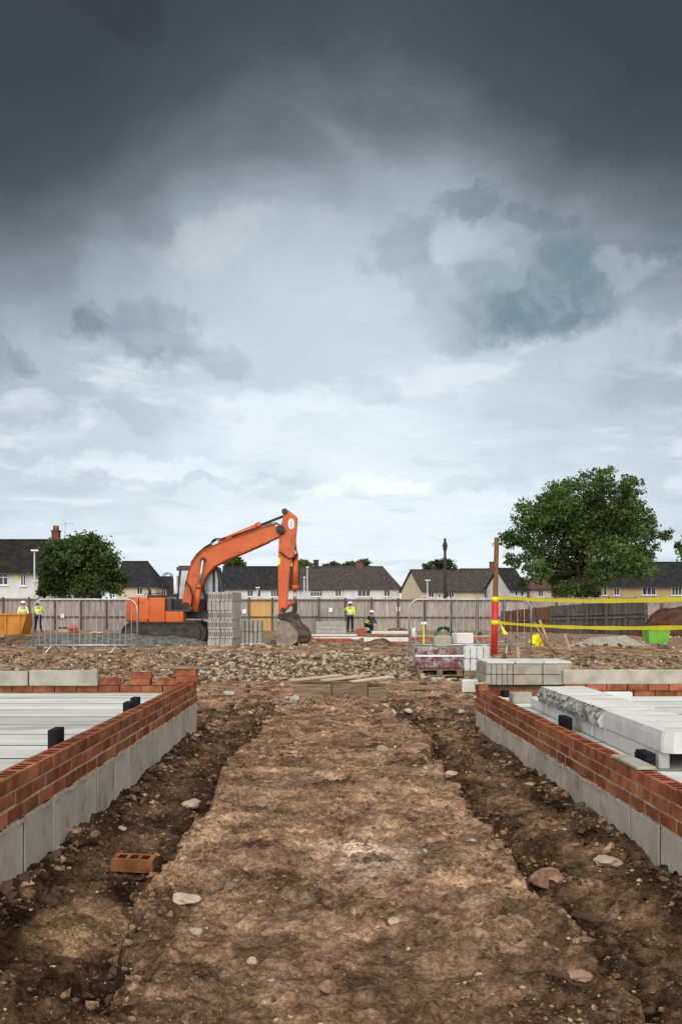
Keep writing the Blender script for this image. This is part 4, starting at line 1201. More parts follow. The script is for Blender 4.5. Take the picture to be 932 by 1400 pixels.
    inner = [(387, 852), (396, 851), (406, 853.5), (413, 857), (420, 862.5), (423.5, 869), (421, 875), (413, 878.6), (402, 879.2), (392, 879)]
    wy = .5
    bm_ = MB(); mt = Matrix.Rotation(R(-28), 4, 'Z'); piv = Vector((P(400, 0)[0], 0, 0))
    n = len(bk)
    # shell: outer wrap as thick strip from lip to lip, closed by two cheek plates
    sq = lambda q: P(393 + (q[0] - 393) * .78, q[1])
    o_ = [sq(q) for q in bk]; i_ = [sq(q) for q in inner]
    sh = MB()
    m2 = len(i_)
    pts_out = o_; pts_in = i_ + [i_[-1]]
    for k in range(n - 1):
        a, b2 = pts_out[k], pts_out[k + 1]; c2, d2 = pts_in[min(k + 1, m2 - 1)], pts_in[min(k, m2 - 1)]
        if k == n - 2: c2 = (o_[-1][0] + .03, o_[-1][1] + .05)
        sh.prism([a, b2, c2, d2], -wy, wy)
    for s in (-1, 1):
        sh.prism(o_, s * wy - .03, s * wy + .03, 1)
    teeth = []
    sh.v = [tuple((mt @ (Vector(v) - piv)) + piv) for v in sh.v]
    bkt = sh.build('bucket', [M['bucket'], M['cheek']], ex)
    th = MB()
    for k in range(5):
        y = -wy + .1 + k * (2 * wy - .2) / 4
        th.add([(o_[-1][0] + .06, y - .05, o_[-1][1]), (o_[-1][0] + .06, y + .05, o_[-1][1]), (o_[-1][0] + .02, y + .05, o_[-1][1] + .09), (o_[-1][0] + .02, y - .05, o_[-1][1] + .09), (o_[-1][0] - .17, y - .02, o_[-1][1] - .03), (o_[-1][0] - .17, y + .02, o_[-1][1] - .03)],
               [(0, 1, 2, 3), (0, 3, 4), (1, 5, 2), (0, 4, 5, 1), (2, 5, 4, 3)])
    th.v = [tuple((mt @ (Vector(v) - piv)) + piv) for v in th.v]
    th.build('bucket_teeth', M['steel'], bkt)
    lg = MB()
    for y in (-.3, .3):
        lg.prism([P(*q) for q in ((398, 846), (410, 849), (413, 858), (400, 853))], y - .04, y + .04)
    lg.build('bucket_lugs', M['bucket'], ex)
excavator()

# ------------------------------------------------------------------ concrete block stacks beside it
def block_stacks():
    Y = 23.4; k = Y / F
    zb = gz(X(305, Y), Y) - .02
    top = Z(809, Y); h = (top - zb) / 6
    cw = .32
    o = empty('block_stack', 'tall square stack of grey concrete blocks beside the excavator', 'stack of blocks', (X(284, Y), Y, zb), R(-9), 'stacks of grey blocks')
    bm = MB().cbox(-.048, .048, 0, .43, 0, h - .008, .006)
    bm.box(-.030, -.012, -.0015, .0, h * .25, h * .72, 1)
    bm.box(.012, .030, -.0015, .0, h * .25, h * .72, 1)
    meA = bm.mesh('block', [M['block'], M['steel']])
    meB = MB().cbox(-.0485, .0485, 0, .43, 0, h - .008, .006).mesh('block', [M['block']])
    for r in range(6):
        for c in range(6):
            for d in range(2):
                jx = random.uniform(-.004, .004) + (.012 if r % 2 else 0)
                put('block', meA if (r in (3, 1, 2, 5) and d == 0) else meB, o, (.05 + c * .103 + (.018 if c > 2 else 0) + jx, d * .445 + random.uniform(-.008, .008), r * h))
    Y = 24.2; zb = gz(X(343, Y), Y) - .02; k = Y / F
    o = empty('block_stack', 'low stack of grey concrete blocks on a white pallet right of the tall stack', 'stack of blocks', (X(329, Y), Y, zb), R(-4), 'stacks of grey blocks')
    top = Z(848, Y); h = (top - zb - .09) / 2
    MB().box(0, 29 * k, 0, .6, .0, .02).box(0, .08, 0, .6, .02, .075).box(.24, .32, 0, .6, .02, .075).box(29 * k - .08, 29 * k, 0, .6, .02, .075).box(0, 29 * k, 0, .6, .075, .09).build('pallet', M['white'], o)
    meC = MB().cbox(-.042, .042, 0, .43, 0, h - .01, .006).mesh('block', [M['block']])
    for r in range(2):
        for c in range(5):
            put('block', meC, o, (.055 + c * .108, .02 + random.uniform(-.01, .01), .092 + r * h))
block_stacks()

def heap(name, px, Y, w, d, h, mat, label, cat, seed, zoff=0, n=46, core=.05):
    gxs = np.linspace(-1, 1, n); gx, gy = np.meshgrid(gxs, gxs)
    rr = np.sqrt(gx ** 2 + gy ** 2)
    z = h * (1 - ss(core, 1.0, rr + (fbm(gx * 2 + seed, gy * 2, 3) - .5) * .5)) * (.75 + .5 * fbm(gx * 3 + seed, gy * 3 + 9, 4)) + (fbm(gx * 12 + seed, gy * 12, 3) - .5) * .07 * h
    cx = X(px, Y)
    xx = gx * w / 2 + cx; yy = gy * d / 2 + Y
    zz = land(xx, yy) + z - .04
    co = np.stack([xx - cx, yy - Y, zz], -1).reshape(-1, 3)
    i = np.arange(n - 1)[None, :] + n * np.arange(n - 1)[:, None]
    q = np.stack([i, i + 1, i + n + 1, i + n], -1).reshape(-1, 4)
    # close the underside so the heap is a solid
    me = bpy.data.meshes.new(name); me.from_pydata(co.tolist(), [], q.tolist()); me.materials.append(mat)
    me.polygons.foreach_set('use_smooth', [True] * len(me.polygons))
    o = put(name, me, None, (cx, Y, zoff)); tag(o, label, cat)
    return o
heap('gravel_heap', 168, 24.4, 5.6, 3.6, .31, M['gravel'], 'long low heap of dark grey gravel before the excavator tracks', 'gravel heap', 3, core=.5)
heap('gravel_heap', 832, 27.5, 3.2, 5.0, .38, M['sandheap'], 'low pale ballast heap right of the yellow sack', 'gravel heap', 8)
heap('spoil_heap', 968, 47.0, 8.6, 7.0, 1.45, M['redearth'], 'reddish earth spoil heap at the right edge behind the green tub', 'earth heap', 14, -.1, core=.55)
heap('spoil_heap', 520, 30.5, 2.8, 3.0, .32, M['clod'], 'low dark earth mound in front of the white capped wall', 'earth heap', 19)
heap('spoil_heap', 20, 33.5, 5.5, 3.5, .45, M['clod'], 'low brown earth heap in front of the orange skip at far left', 'earth heap', 25)

# green tub, sack, stakes, hose and other site clutter
def tub():
    Y = 36.5; k = Y / F
    zb = gz(X(896, Y), Y)
    o = empty('plastic_tub', 'bright green plastic tub on the earth under the lower yellow tape', 'tub', (X(896, Y), Y, zb), R(6))
    mb = MB(); a, b = .37, .46; h = Z(858.5, Y) - zb
    out0 = [(-a, -.25, 0), (a, -.25, 0), (a, .25, 0), (-a, .25, 0)]; out1 = [(-b, -.33, h), (b, -.33, h), (b, .33, h), (-b, .33, h)]
    in1 = [(-b + .03, -.30, h), (b - .03, -.30, h), (b - .03, .30, h), (-b + .03, .30, h)]; in0 = [(-a + .03, -.22, .04), (a - .03, -.22, .04), (a - .03, .22, .04), (-a + .03, .22, .04)]
    vs = out0 + out1 + in1 + in0
    fs = [(3, 2, 1, 0)]
    for k2 in range(4):
        n = (k2 + 1) % 4
        fs += [(k2, n, 4 + n, 4 + k2), (4 + k2, 4 + n, 8 + n, 8 + k2), (8 + k2, 8 + n, 12 + n, 12 + k2)]
    fs.append((12, 13, 14, 15)); mb.add(vs, fs)
    mb.build('tub_body', M['green'], o, bevel=.03)
    r_ = MB().box(-b - .03, b + .03, -.36, -.332, h - .05, h + .01).box(-b - .03, b + .03, .332, .36, h - .05, h + .01).box(-b - .03, -b - .002, -.33, .33, h - .05, h + .01).box(b + .002, b + .03, -.33, .33, h - .05, h + .01)
    r_.build('rim', M['green'], o)
tub()
def sack():
    Y = 23.5; k = Y / F; rg = random.Random(9)
    zb = gz(X(733, Y), Y)
    me = stone_mesh(33, M['yellow'], .21, .18, .22)
    for v in me.vertices:
        v.co += Vector((rg.uniform(-.025, .025), rg.uniform(-.02, .02), rg.uniform(-.03, .03)))
    tag(put('yellow_sack', me, None, (X(733, Y), Y, zb + .18), (0, .2, .4)), 'crumpled yellow sack on the bank right of the pole', 'sack')
    for (a, b, r, mk, lab) in (((730, 850), (748, 872), .03, 'clay', 'red brown stick leaning over the yellow sack'), ((737, 848), (753, 871), .028, 'palewood', 'pale stick leaning on the right side of the yellow sack')):
        o = shade(MB().tube([(X(a[0], Y - .25), Y - .25, Z(a[1], Y - .25)), (X(b[0], Y - .35), Y - .35, zb - .05)], r, 8).build('leaning_stick', M[mk], None)); tag(o, lab, 'stick')
sack()
for px0, py0, px1, py1, Y, lab in ((771, 867, 780, 887, 20.2, 'pale timber stake leaning left on the bank beside the ballast heap'), (707, 884, 708.5, 901, 16.9, 'short pale stake upright under the right barrier'), (584, 884, 584, 900, 16.9, 'short pale stake beneath the left end of the right barrier')):
    A = Vector((X(px0, Y), Y, Z(py0, Y))); B = Vector((X(px1, Y), Y, Z(py1, Y) - .1))
    o = MB().tube([A, B], .028, 6).build('stake', M['palewood'], None); tag(o, lab, 'stake', 'pale timber stakes on the bank')

def course_wall(label, px0, px1, Y, py0, courses, depth=.2, rz=0):
    # low wall under construction; each unit of each course is its own part
    x0, x1 = X(px0, Y), X(px1, Y); zb = min(gz(x0, Y), gz(x1, Y)) - .03
    o = empty('low_wall', label, 'wall', (x0, Y, zb), rz, 'low walls being built across the site')
    z = max(0, Z(py0, Y) - zb)
    MB().box(0, x1 - x0, .02, depth - .02, 0, z + .001).build('footing', M['block'], o)
    for h, L, mk in courses:
        n = max(1, round((x1 - x0) / L)); l = (x1 - x0) / n
        me = MB().cbox(.004, l - .004, 0, depth, 0, h - .008, .008).mesh('masonry_unit', [M[mk]])
        for i in range(n):
            put('block' if L > .3 else 'brick', me, o, (i * l, random.uniform(-.01, .01), z + .001))
        z += h
    return o
course_wall('low white capped brick wall in the middle of the site', 497, 561, 36.0, 883, [(.075, .3, 'clayred'), (.075, .3, 'clayred'), (.16, .45, 'pipe')], .5)
course_wall('low pink brick wall right of the excavator bucket', 428, 480, 37.5, 880, [(.1, .3, 'clayred'), (.1, .3, 'clayred'), (.05, .5, 'pipe')], .4)
course_wall('long low wall topped with pale blocks behind the bucket', 402, 500, 43.0, 874, [(.12, .3, 'clayred'), (.10, .5, 'pipe')], .4)
course_wall('long low wall with white top behind the crouching worker', 508, 560, 45.0, 870, [(.12, .3, 'clayred'), (.14, .5, 'pipe')], .4)
course_wall('long low red brick wall behind the right barrier', 560, 672, 40.0, 877, [(.12, .3, 'clayred'), (.06, .3, 'clayred'), (.09, .6, 'lintel')], .4)
course_wall('pale slab edge across the ground behind the red sleeved pole', 556, 730, 30.0, 886, [(.10, .6, 'lintel')], .5)
course_wall('grey block wall in front of the fence left of the standing worker', 432, 473, 50.0, 866, [(.215, .44, 'block'), (.215, .44, 'block'), (.215, .44, 'block')], .25)
course_wall('low grey block wall by the fence at left', 80, 98, 54.0, 865, [(.215, .44, 'block'), (.1, .44, 'steel')], .3)
course_wall('pile of red bricks beside the crouching worker', 488, 500, 41.0, 872, [(.11, .24, 'clayred'), (.11, .24, 'clayred'), (.11, .24, 'clayred'), (.1, .24, 'clayred')], .5)
def lump(name, px, py, Y, w, h, mk, label, cat, seed, deep=.8):
    k = Y / F
    x = X(px, Y); z = gz(x, Y)
    me = stone_mesh(seed, M[mk], w * k / 2, w * k / 2 * deep, h * k / 2)
    tag(put(name, me, None, (x, Y, max(z + h * k * .35, Z(py, Y)))), label, cat)
lump('white_sack', 566, 865, 35.0, 8, 15, 'pipe', 'white builders sack standing behind the left side of the right barrier', 'sack', 51)
lump('white_sack', 415, 866, 40.0, 14, 6, 'pipe', 'white sack lying just right of the excavator bucket link', 'sack', 52)
lump('green_sack', 655, 866, 36.0, 8, 6, 'dkgreen', 'small dark green sack left of the red sleeved pole', 'sack', 53)
lump('earth_pile', 545, 862, 48.0, 34, 8, 'clod', 'dark earth pile in front of the fence right of the crouching worker', 'earth heap', 54)
lump('brick_rubble', 100, 862, 52.0, 18, 14, 'clayred', 'pile of broken red brick by the fence at left', 'rubble heap', 55)
lump('sand_pile', 132, 866, 50.0, 22, 5, 'palewood', 'small tan sand pile by the fence at left', 'sand heap', 56)
Yh = 37.0
mb = MB()
for j in range(4):
    c = [(X(606, Yh) + (.36 - .03 * j) * math.cos(R(a)), Yh - .1 + j * .05, gz(X(606, Yh), Yh) + .34 + (.34 - .03 * j) * math.sin(R(a))) for a in range(0, 361, 15)]
    mb.tube(c, .03, 6, cap=False)
tag(shade(mb.build('hose_coil', M['dkgreen'], None)), 'upright coil of dark green hose behind the right barrier', 'hose')
Ys = 33.0
o = empty('site_sign', 'small blue and white sign on a yellow stick behind the right barrier', 'sign', (X(579, Ys), Ys, gz(X(579, Ys), Ys) - .1))
MB().tube([(0, 0, 0), (0, 0, Z(851, Ys) - o.location.z)], .025, 6).build('stick', M['yellow'], o)
MB().box(-.1, .1, -.04, -.027, Z(853.5, Ys) - o.location.z, Z(850, Ys) - o.location.z).build('white_panel', M['white'], o)
MB().box(-.1, .1, -.04, -.027, Z(850, Ys) - o.location.z + .002, Z(848, Ys) - o.location.z).build('blue_panel', M['blue'], o)
for px, py, L, Y, rz, mk, lab in ((470, 873, 2.0, 39.5, .05, 'pipe', 'white plastic pipe lying on the ground before the standing worker'), (600, 868, 2.6, 42.0, -.04, 'clayred', 'red pipe lying across the ground behind the right barrier'), (540, 868, 1.6, 43.0, .1, 'clay', 'short clay drain pipe on the ground right of the crouching worker')):
    x = X(px, Y); z = gz(x, Y) + .10
    o = shade(MB().tube([(-L / 2, 0, 0), (L / 2, 0, 0)], .08, 10).build('pipe', M[mk], None, loc=(x, Y, z))); o.rotation_euler = (0, 0, rz); tag(o, lab, 'pipe', 'pipes lying about the site')

# orange skip at far left
def skip():
    Y = 50.0; k = Y / F
    x0, x1 = X(-14, Y), X(44, Y); zb = gz(x0, Y); zt = Z(838.5, Y)
    o = empty('skip', 'rusty orange steel skip at the far left in front of the fence', 'skip', ((x0 + x1) / 2, Y, zb))
    w = (x1 - x0) / 2; h = zt - zb
    mb = MB().prism([(-w + .35, .0), (w - .35, .0), (w, h), (w - .06, h), (w - .38, .06), (-w + .38, .06), (-w + .06, h), (-w, h)], -.75, .75)
    for y in (-.75, .69):
        mb.prism([(-w + .35, 0), (w - .35, 0), (w, h), (-w, h)], y - .005, y + .065)
    mb.build('skip_body', M['skip'], o)
    rb = MB()
    for x in (-.7, 0, .7):
        rb.box(x - .05, x + .05, -.82, -.758, .05, h - .1)
    rb.box(-w, w, -.83, -.76, h - .09, h + .01)
    rb.build('ribs', M['skip'], o)
skip()

# ------------------------------------------------------------------ fences
def fence(label, px0, px1, Y0, Y1, top0, top1, mat, bays, new=None, rails=(.42, .93), post_mat='fence_post', bw=.145, group=None, front=-1, post_h=.06):
    A = Vector((X(px0, Y0), Y0, 0)); B = Vector((X(px1, Y1), Y1, 0))
    L = (B - A).length; ang = math.atan2(B.y - A.y, B.x - A.x)
    zb = min(gz(A.x, A.y), gz(B.x, B.y)) - .05
    o = empty('timber_fence', label, 'fence', (A.x, A.y, zb), ang, group)
    rg = random.Random(int(px0 + 1000))
    bl = L / bays
    for i in range(bays):
        mb = MB(); n = max(3, round(bl / bw)); b = bl / n
        for j in range(n):
            x = i * bl + j * b; t = (x + b / 2) / L
            h = top0 + (top1 - top0) * t - zb + rg.uniform(-.012, .012)
            y = rg.uniform(-.006, .006) + (.012 if j % 2 else 0)
            mb.box(x + .005, x + b - .005, y, y + .02, 0, h)
        m = M[mat] if not (new and i in new) else M['fence_new']
        tag(mb.build('board_panel', m, o), kind='stuff')
    for i in range(bays + 1):
        x = i * bl; t = x / L; h = top0 + (top1 - top0) * t - zb
        MB().box(x - .05, x + .05, -.125, -.026, 0, h + post_h + rg.uniform(-.03, .05)).build('post', M[post_mat], o)
    for r in rails:
        for i in range(bays):
            xa, xb = i * bl + .052, (i + 1) * bl - .052
            za = (top0 + (top1 - top0) * xa / L - zb) * r; zb_ = (top0 + (top1 - top0) * xb / L - zb) * r
            MB().add([(xa, -.075, za), (xb, -.075, zb_), (xb, -.0075, zb_), (xa, -.0075, za), (xa, -.075, za + .09), (xb, -.075, zb_ + .09), (xb, -.0075, zb_ + .09), (xa, -.0075, za + .09)],
                     [(3, 2, 1, 0), (4, 5, 6, 7), (0, 1, 5, 4), (1, 2, 6, 5), (2, 3, 7, 6), (3, 0, 4, 7)]).build('rail', M[post_mat], o)
    return o
G = 'timber boundary fences'
fence('mauve grey boarded fence behind the barrier and skip at left', -30, 182, 59, 59, Z(817.5, 59), Z(818.5, 59), 'fence_purple', 6, group=G)
fence('brown boarded fence with two new orange bays behind the excavator arm', 182, 436, 58.4, 58.4, Z(818.5, 58.4), Z(818.5, 58.4), 'fence', 8, new=(5,), group=G)
fence('grey brown boarded fence with dark posts behind the standing worker', 436, 724, 58, 58, Z(818.5, 58), Z(818.5, 58), 'fence', 8, group=G)
fence('pale boarded fence seen above the dark fence at right', 724, 975, 62, 62, Z(817, 62), Z(817, 62), 'fence_purple', 7, group=G)
fence('short brown boarded fence left of the dark fence', 687, 754, 56, 52.5, Z(836, 56), Z(829, 52.5), 'fence_brown', 3, group=G, rails=(.5,))
fence('dark weathered boarded fence running to the spoil heap at right', 754, 884, 52.5, 48.5, Z(828.5, 52.5), Z(820, 48.5), 'fence_dark', 5, group=G, rails=(.5, .62), post_h=.0)
for px, py, lab in ((452, 834, 'small white notice fixed to the fence left of the standing worker'), (545, 833, 'white notice on the fence right of the crouching worker'), (84, 842, 'white notice on the left fence beside the worker'), (332.5, 836, 'white notice on the fence above the low block stack')):
    Y = 57.5 if px > 200 else 58.6
    o = MB().cbox(-.11, .11, -.01, .01, -.13, .13, .004).build('notice', M['white'], None, loc=(X(px, Y), Y - .10 + (.32 if px > 400 else .5), Z(py, Y))); tag(o, lab, 'notice', 'white notices on the fence')
    o.location.y = {452: 57.93, 545: 57.93, 84: 58.9, 332.5: 58.3}[px] - .02

# ------------------------------------------------------------------ street lamps and poles
def lamp(px, Y, ytop, label, head=.5, r=.06, mk='lamp'):
    zb = gz(X(px, Y), Y) - .1
    o = empty('street_lamp', label, 'street lamp', (X(px, Y), Y, zb), 0, 'street lamps beyond the fence')
    h = Z(ytop, Y) - zb
    shade(MB().tube([(0, 0, 0), (0, 0, 1.2), (0, 0, 1.25), (0, 0, h)], [r * 1.5, r * 1.5, r, r * .75], 10).build('post', M[mk], o))
    MB().cbox(-head * .45, head * .55, -.13, .13, h - .02, h + .11, .03).build('lamp_head', M['white'], o)
lamp(47.5, 70, 753.5, 'grey street lamp with a pale head in front of the left white house', .55, .075)
lamp(420, 105, 776, 'tall thin street lamp right of the excavator arm', .3, .085)
lamp(415.8, 108, 790, 'shorter street lamp close to the excavator arm', .3, .10)
lamp(352, 108, 804, 'low street lamp left of the excavator arm over the fence', .5, .085)
lamp(584, 108, 794, 'street lamp in front of the cream gabled house', .6, .085)
def telegraph():
    Y = 80; k = Y / F; zb = gz(X(608, Y), Y) - .2
    o = empty('telegraph_pole', 'dark telegraph pole with a fitting on top rising over the roofs', 'pole', (X(608, Y), Y, zb))
    h = Z(736, Y) - zb
    shade(MB().tube([(0, 0, 0), (0, 0, h)], [.15, .105], 10).build('pole_shaft', M['darkpole'], o))
    hz = Z(746, Y) - zb
    MB().lathe([(.12, hz - .5), (.19, hz - .2), (.19, hz + .1), (.11, hz + .35)], 0, 0, 10).build('pole_head', M['darkpole'], o)
    MB().box(-.24, .24, -.04, .04, hz - .05, hz + .05).build('cross_arm', M['darkpole'], o)
telegraph()

# ------------------------------------------------------------------ houses beyond
def house(label, px0, px1, Y, ye, yr, wall, roof, wins, hipL=0, hipR=0, depth=7.5, rz=0, chim=(), name='house', gablewall=None, w=None, extra=None, ridge_z=None):
    """px0..px1 front wall, ye / yr photo rows of eaves and ridge; wins: (px0, px1, py0, py1, lights)."""
    x0 = X(px0, Y); W = w or (X(px1, Y) - x0)
    zb = -.9
    he = Z(ye, Y) - zb; hr = (Z(yr, Y + depth / 2) - zb)
    o = empty(name, label, 'house', (x0, Y, zb), rz, 'houses beyond the boundary fence')
    mb = MB(); mb.box(0, W, 0, depth, 0, he)
    t = .02
    if not hipL: mb.add([(0, 0, he), (0, depth, he), (0, depth / 2, hr - .05), (.2, 0, he), (.2, depth, he), (.2, depth / 2, hr - .05)], [(0, 2, 1), (3, 4, 5), (0, 3, 5, 2), (1, 2, 5, 4)])
    if not hipR: mb.add([(W, 0, he), (W, depth, he), (W, depth / 2, hr - .05), (W - .2, 0, he), (W - .2, depth, he), (W - .2, depth / 2, hr - .05)], [(0, 1, 2), (3, 5, 4), (0, 2, 5, 3), (1, 4, 5, 2)])
    mb.build('wall', M[wall], o)
    ov = .35; sl = (hr - he) / (depth / 2); e = he - ov * sl
    a, b = -.25, W + .25
    if hipL: a = -ov
    if hipR: b = W + ov
    la, lb = a + (hipL or 0), b - (hipR or 0)
    th = .16
    v = [(a, -ov, e), (b, -ov, e), (b, depth + ov, e), (a, depth + ov, e), (la, depth / 2, hr), (lb, depth / 2, hr)]
    v += [(x, y, z + th) for x, y, z in v]
    f = [(0, 4, 5, 1), (2, 5, 4, 3), (6, 7, 11, 10), (8, 9, 10, 11), (0, 1, 7, 6), (2, 3, 9, 8)]
    f += [(0, 3, 4), (6, 10, 9), (3, 0, 6, 9)] if hipL else [(4, 0, 6, 10), (3, 4, 10, 9)]
    f += [(1, 5, 2), (7, 8, 11), (1, 2, 8, 7)] if hipR else [(1, 5, 11, 7), (5, 2, 8, 11)]
    rf = MB().add(v, f).build('roof', M[roof], o)
    MB().tube([(la, depth / 2, hr + th + .02), (lb, depth / 2, hr + th + .02)], .12, 8).build('ridge_tiles', M[roof], rf)
    MB().box(a + .02, b - .02, -ov - .10, -ov - .005, e - .02, e + .10).build('gutter', M['cabgrey'], rf)
    for (cpx, cw, cyt, mk) in chim:
        cx = X(cpx, Y + depth / 2) - x0
        cwm = cw * (Y + depth / 2) / F / 2; ct = Z(cyt, Y + depth / 2) - zb
        c = MB().box(cx - cwm, cx + cwm, depth / 2 - .4, depth / 2 + .4, hr - .4, ct - .12).box(cx - cwm - .06, cx + cwm + .06, depth / 2 - .46, depth / 2 + .46, ct - .118, ct).build('chimney', M[mk], rf)
    for q in wins:
        wx0, wx1 = X(q[0], Y) - x0, X(q[1], Y) - x0; wz1, wz0 = Z(q[2], Y) - zb, Z(q[3], Y) - zb
        n = q[4]; fw = .07
        fr = MB()
        fr.box(wx0, wx1, -.06, .03, wz0, wz0 + fw).box(wx0, wx1, -.06, .03, wz1 - fw, wz1)
        for k in range(n + 1):
            xk = wx0 + (wx1 - wx0 - fw) * k / n
            fr.box(xk, xk + fw, -.058, .03, wz0 + fw + .001, wz1 - fw - .001)
        fr.box(wx0 - .08, wx1 + .08, -.14, .03, wz0 - .08, wz0 - .003)
        if len(q) > 5:
            zz = wz0 + (wz1 - wz0) * .62; fr.box(wx0 + fw, wx1 - fw, -.055, .03, zz, zz + .06)
        wo = fr.build('window', M['white'], o)
        for k in range(n):
            xa = wx0 + (wx1 - wx0 - fw) * k / n + fw; xb = wx0 + (wx1 - wx0 - fw) * (k + 1) / n
            MB().box(xa, xb, -.035, -.015, wz0 + fw, wz1 - fw).build('pane', M['glass'], wo)
    return o
h1 = house('white rendered house with a mossy dark roof at far left', -40, 76, 80, 781.5, 741.5, 'render', 'roof_moss', [(-8, 12, 783.5, 800, 3, 1), (28.5, 36.5, 785, 801, 2)], chim=((77, 9, 725, 'chimney'),), depth=8)
b_ = MB().cbox(-.2, .2, -.08, 0, -.25, .25, .02).build('alarm_box', M['yellow'], h1, loc=(X(23.5, 80) - h1.location.x, -.005, Z(786.5, 80) + .9))
hx = X(77, 84) - h1.location.x
for s in (-1, 1):
    shade(MB().lathe([(.13, 0), (.12, .3), (.14, .42)], hx + s * .14, 4, 10).build('chimney_pot', M['chimney'], h1, loc=(0, 0, Z(725, 84) + .9)))
an = MB(); az0 = Z(735, 84) + .9
an.tube([(hx + .7, 4, az0 - 1.0), (hx + .85, 4, az0 + 1.4)], .03, 6).tube([(hx + .4, 4, az0 + 1.2), (hx + 1.6, 4, az0 + 1.3)], .02, 6)
for k in range(5): an.tube([(hx + .5 + k * .25, 3.8, az0 + 1.15), (hx + .5 + k * .25, 4.2, az0 + 1.35)], .015, 4)
an.build('aerial', M['lamp'], h1)
house('small cream house with a dark roof between the tree and excavator', 160, 213, 115, 800.5, 770, 'cream', 'roof_slate', [(187.5, 195.5, 803.5, 813, 2)], hipL=0, hipR=2.0, depth=8)
house('dark roofed house end showing left of the excavator cab', 214, 250, 165, 814, 790, 'render', 'roof_slate', [], depth=8)
T = 140
house('white terraced house with a slate roof behind the excavator arm', 303, 411, T, 804, 776.5, 'render', 'roof_slate', [(338, 346, 806.5, 815.5, 2), (370, 381, 806.5, 816, 3), (352, 357, 807, 816, 1)], depth=8)
house('middle white terraced house with a dark brown roof and tall chimney', 411.4, 469, T - .05, 804, 776.5, 'render', 'roof_brown', [(424, 441, 806, 815.5, 4, 1), (458, 466.5, 806, 815.5, 2)], depth=8, chim=((432, 7, 765.5, 'darkpole'),))
house('end white terraced house with a brown roof and red chimney', 469.4, 546.5, T, 803.5, 776.5, 'render', 'roof_brown', [(488.5, 506, 806, 815.5, 3), (524.5, 533, 806, 815.5, 2)], depth=8, hipR=2.6, chim=((491, 10, 768, 'chimney'),))
house('cream house with its gable end facing left of the telegraph pole', 577, 640, 132, 807, 781, 'cream', 'roof_brown', [(586, 594, 809.5, 817, 2), (612, 624, 809.5, 817, 3), (600, 604, 812, 817, 1)], depth=8, rz=R(17), w=9.5)
house('pale house behind the red sleeved pole with a brown roof', 636, 692, 145, 807, 779.5, 'render', 'roof_brown', [(643, 652, 809.5, 817.5, 2), (661, 674, 808.5, 817.5, 3), (679, 686, 809, 817, 2)], depth=8, chim=((672, 6, 768, 'chimney'),), hipR=2.0)
house('white house with a grey gable end at the left of the big tree', 697, 722, 128, 806, 779, 'render', 'roof_slate', [(704, 708, 808, 815, 1), (712, 717, 808, 815, 1)], depth=8, rz=R(15))
house('pinkish house with a red brown roof behind the big tree', 723, 778, 130, 804, 778, 'pinkr', 'roof_red', [(735, 742, 807, 816, 2), (757, 766, 807, 816, 2)], depth=8, hipL=3.2)
house('tan house with a long grey roof and red chimney at far right', 779, 990, 112, 800.5, 771, 'tan', 'roof_slate', [(802, 812, 803, 813, 2), (824, 829, 804, 814, 1), (838, 846, 804, 814, 2), (877, 896, 803, 813.5, 3), (917, 931, 802, 814, 3)], depth=8, chim=((841, 8, 765, 'chimney'),))

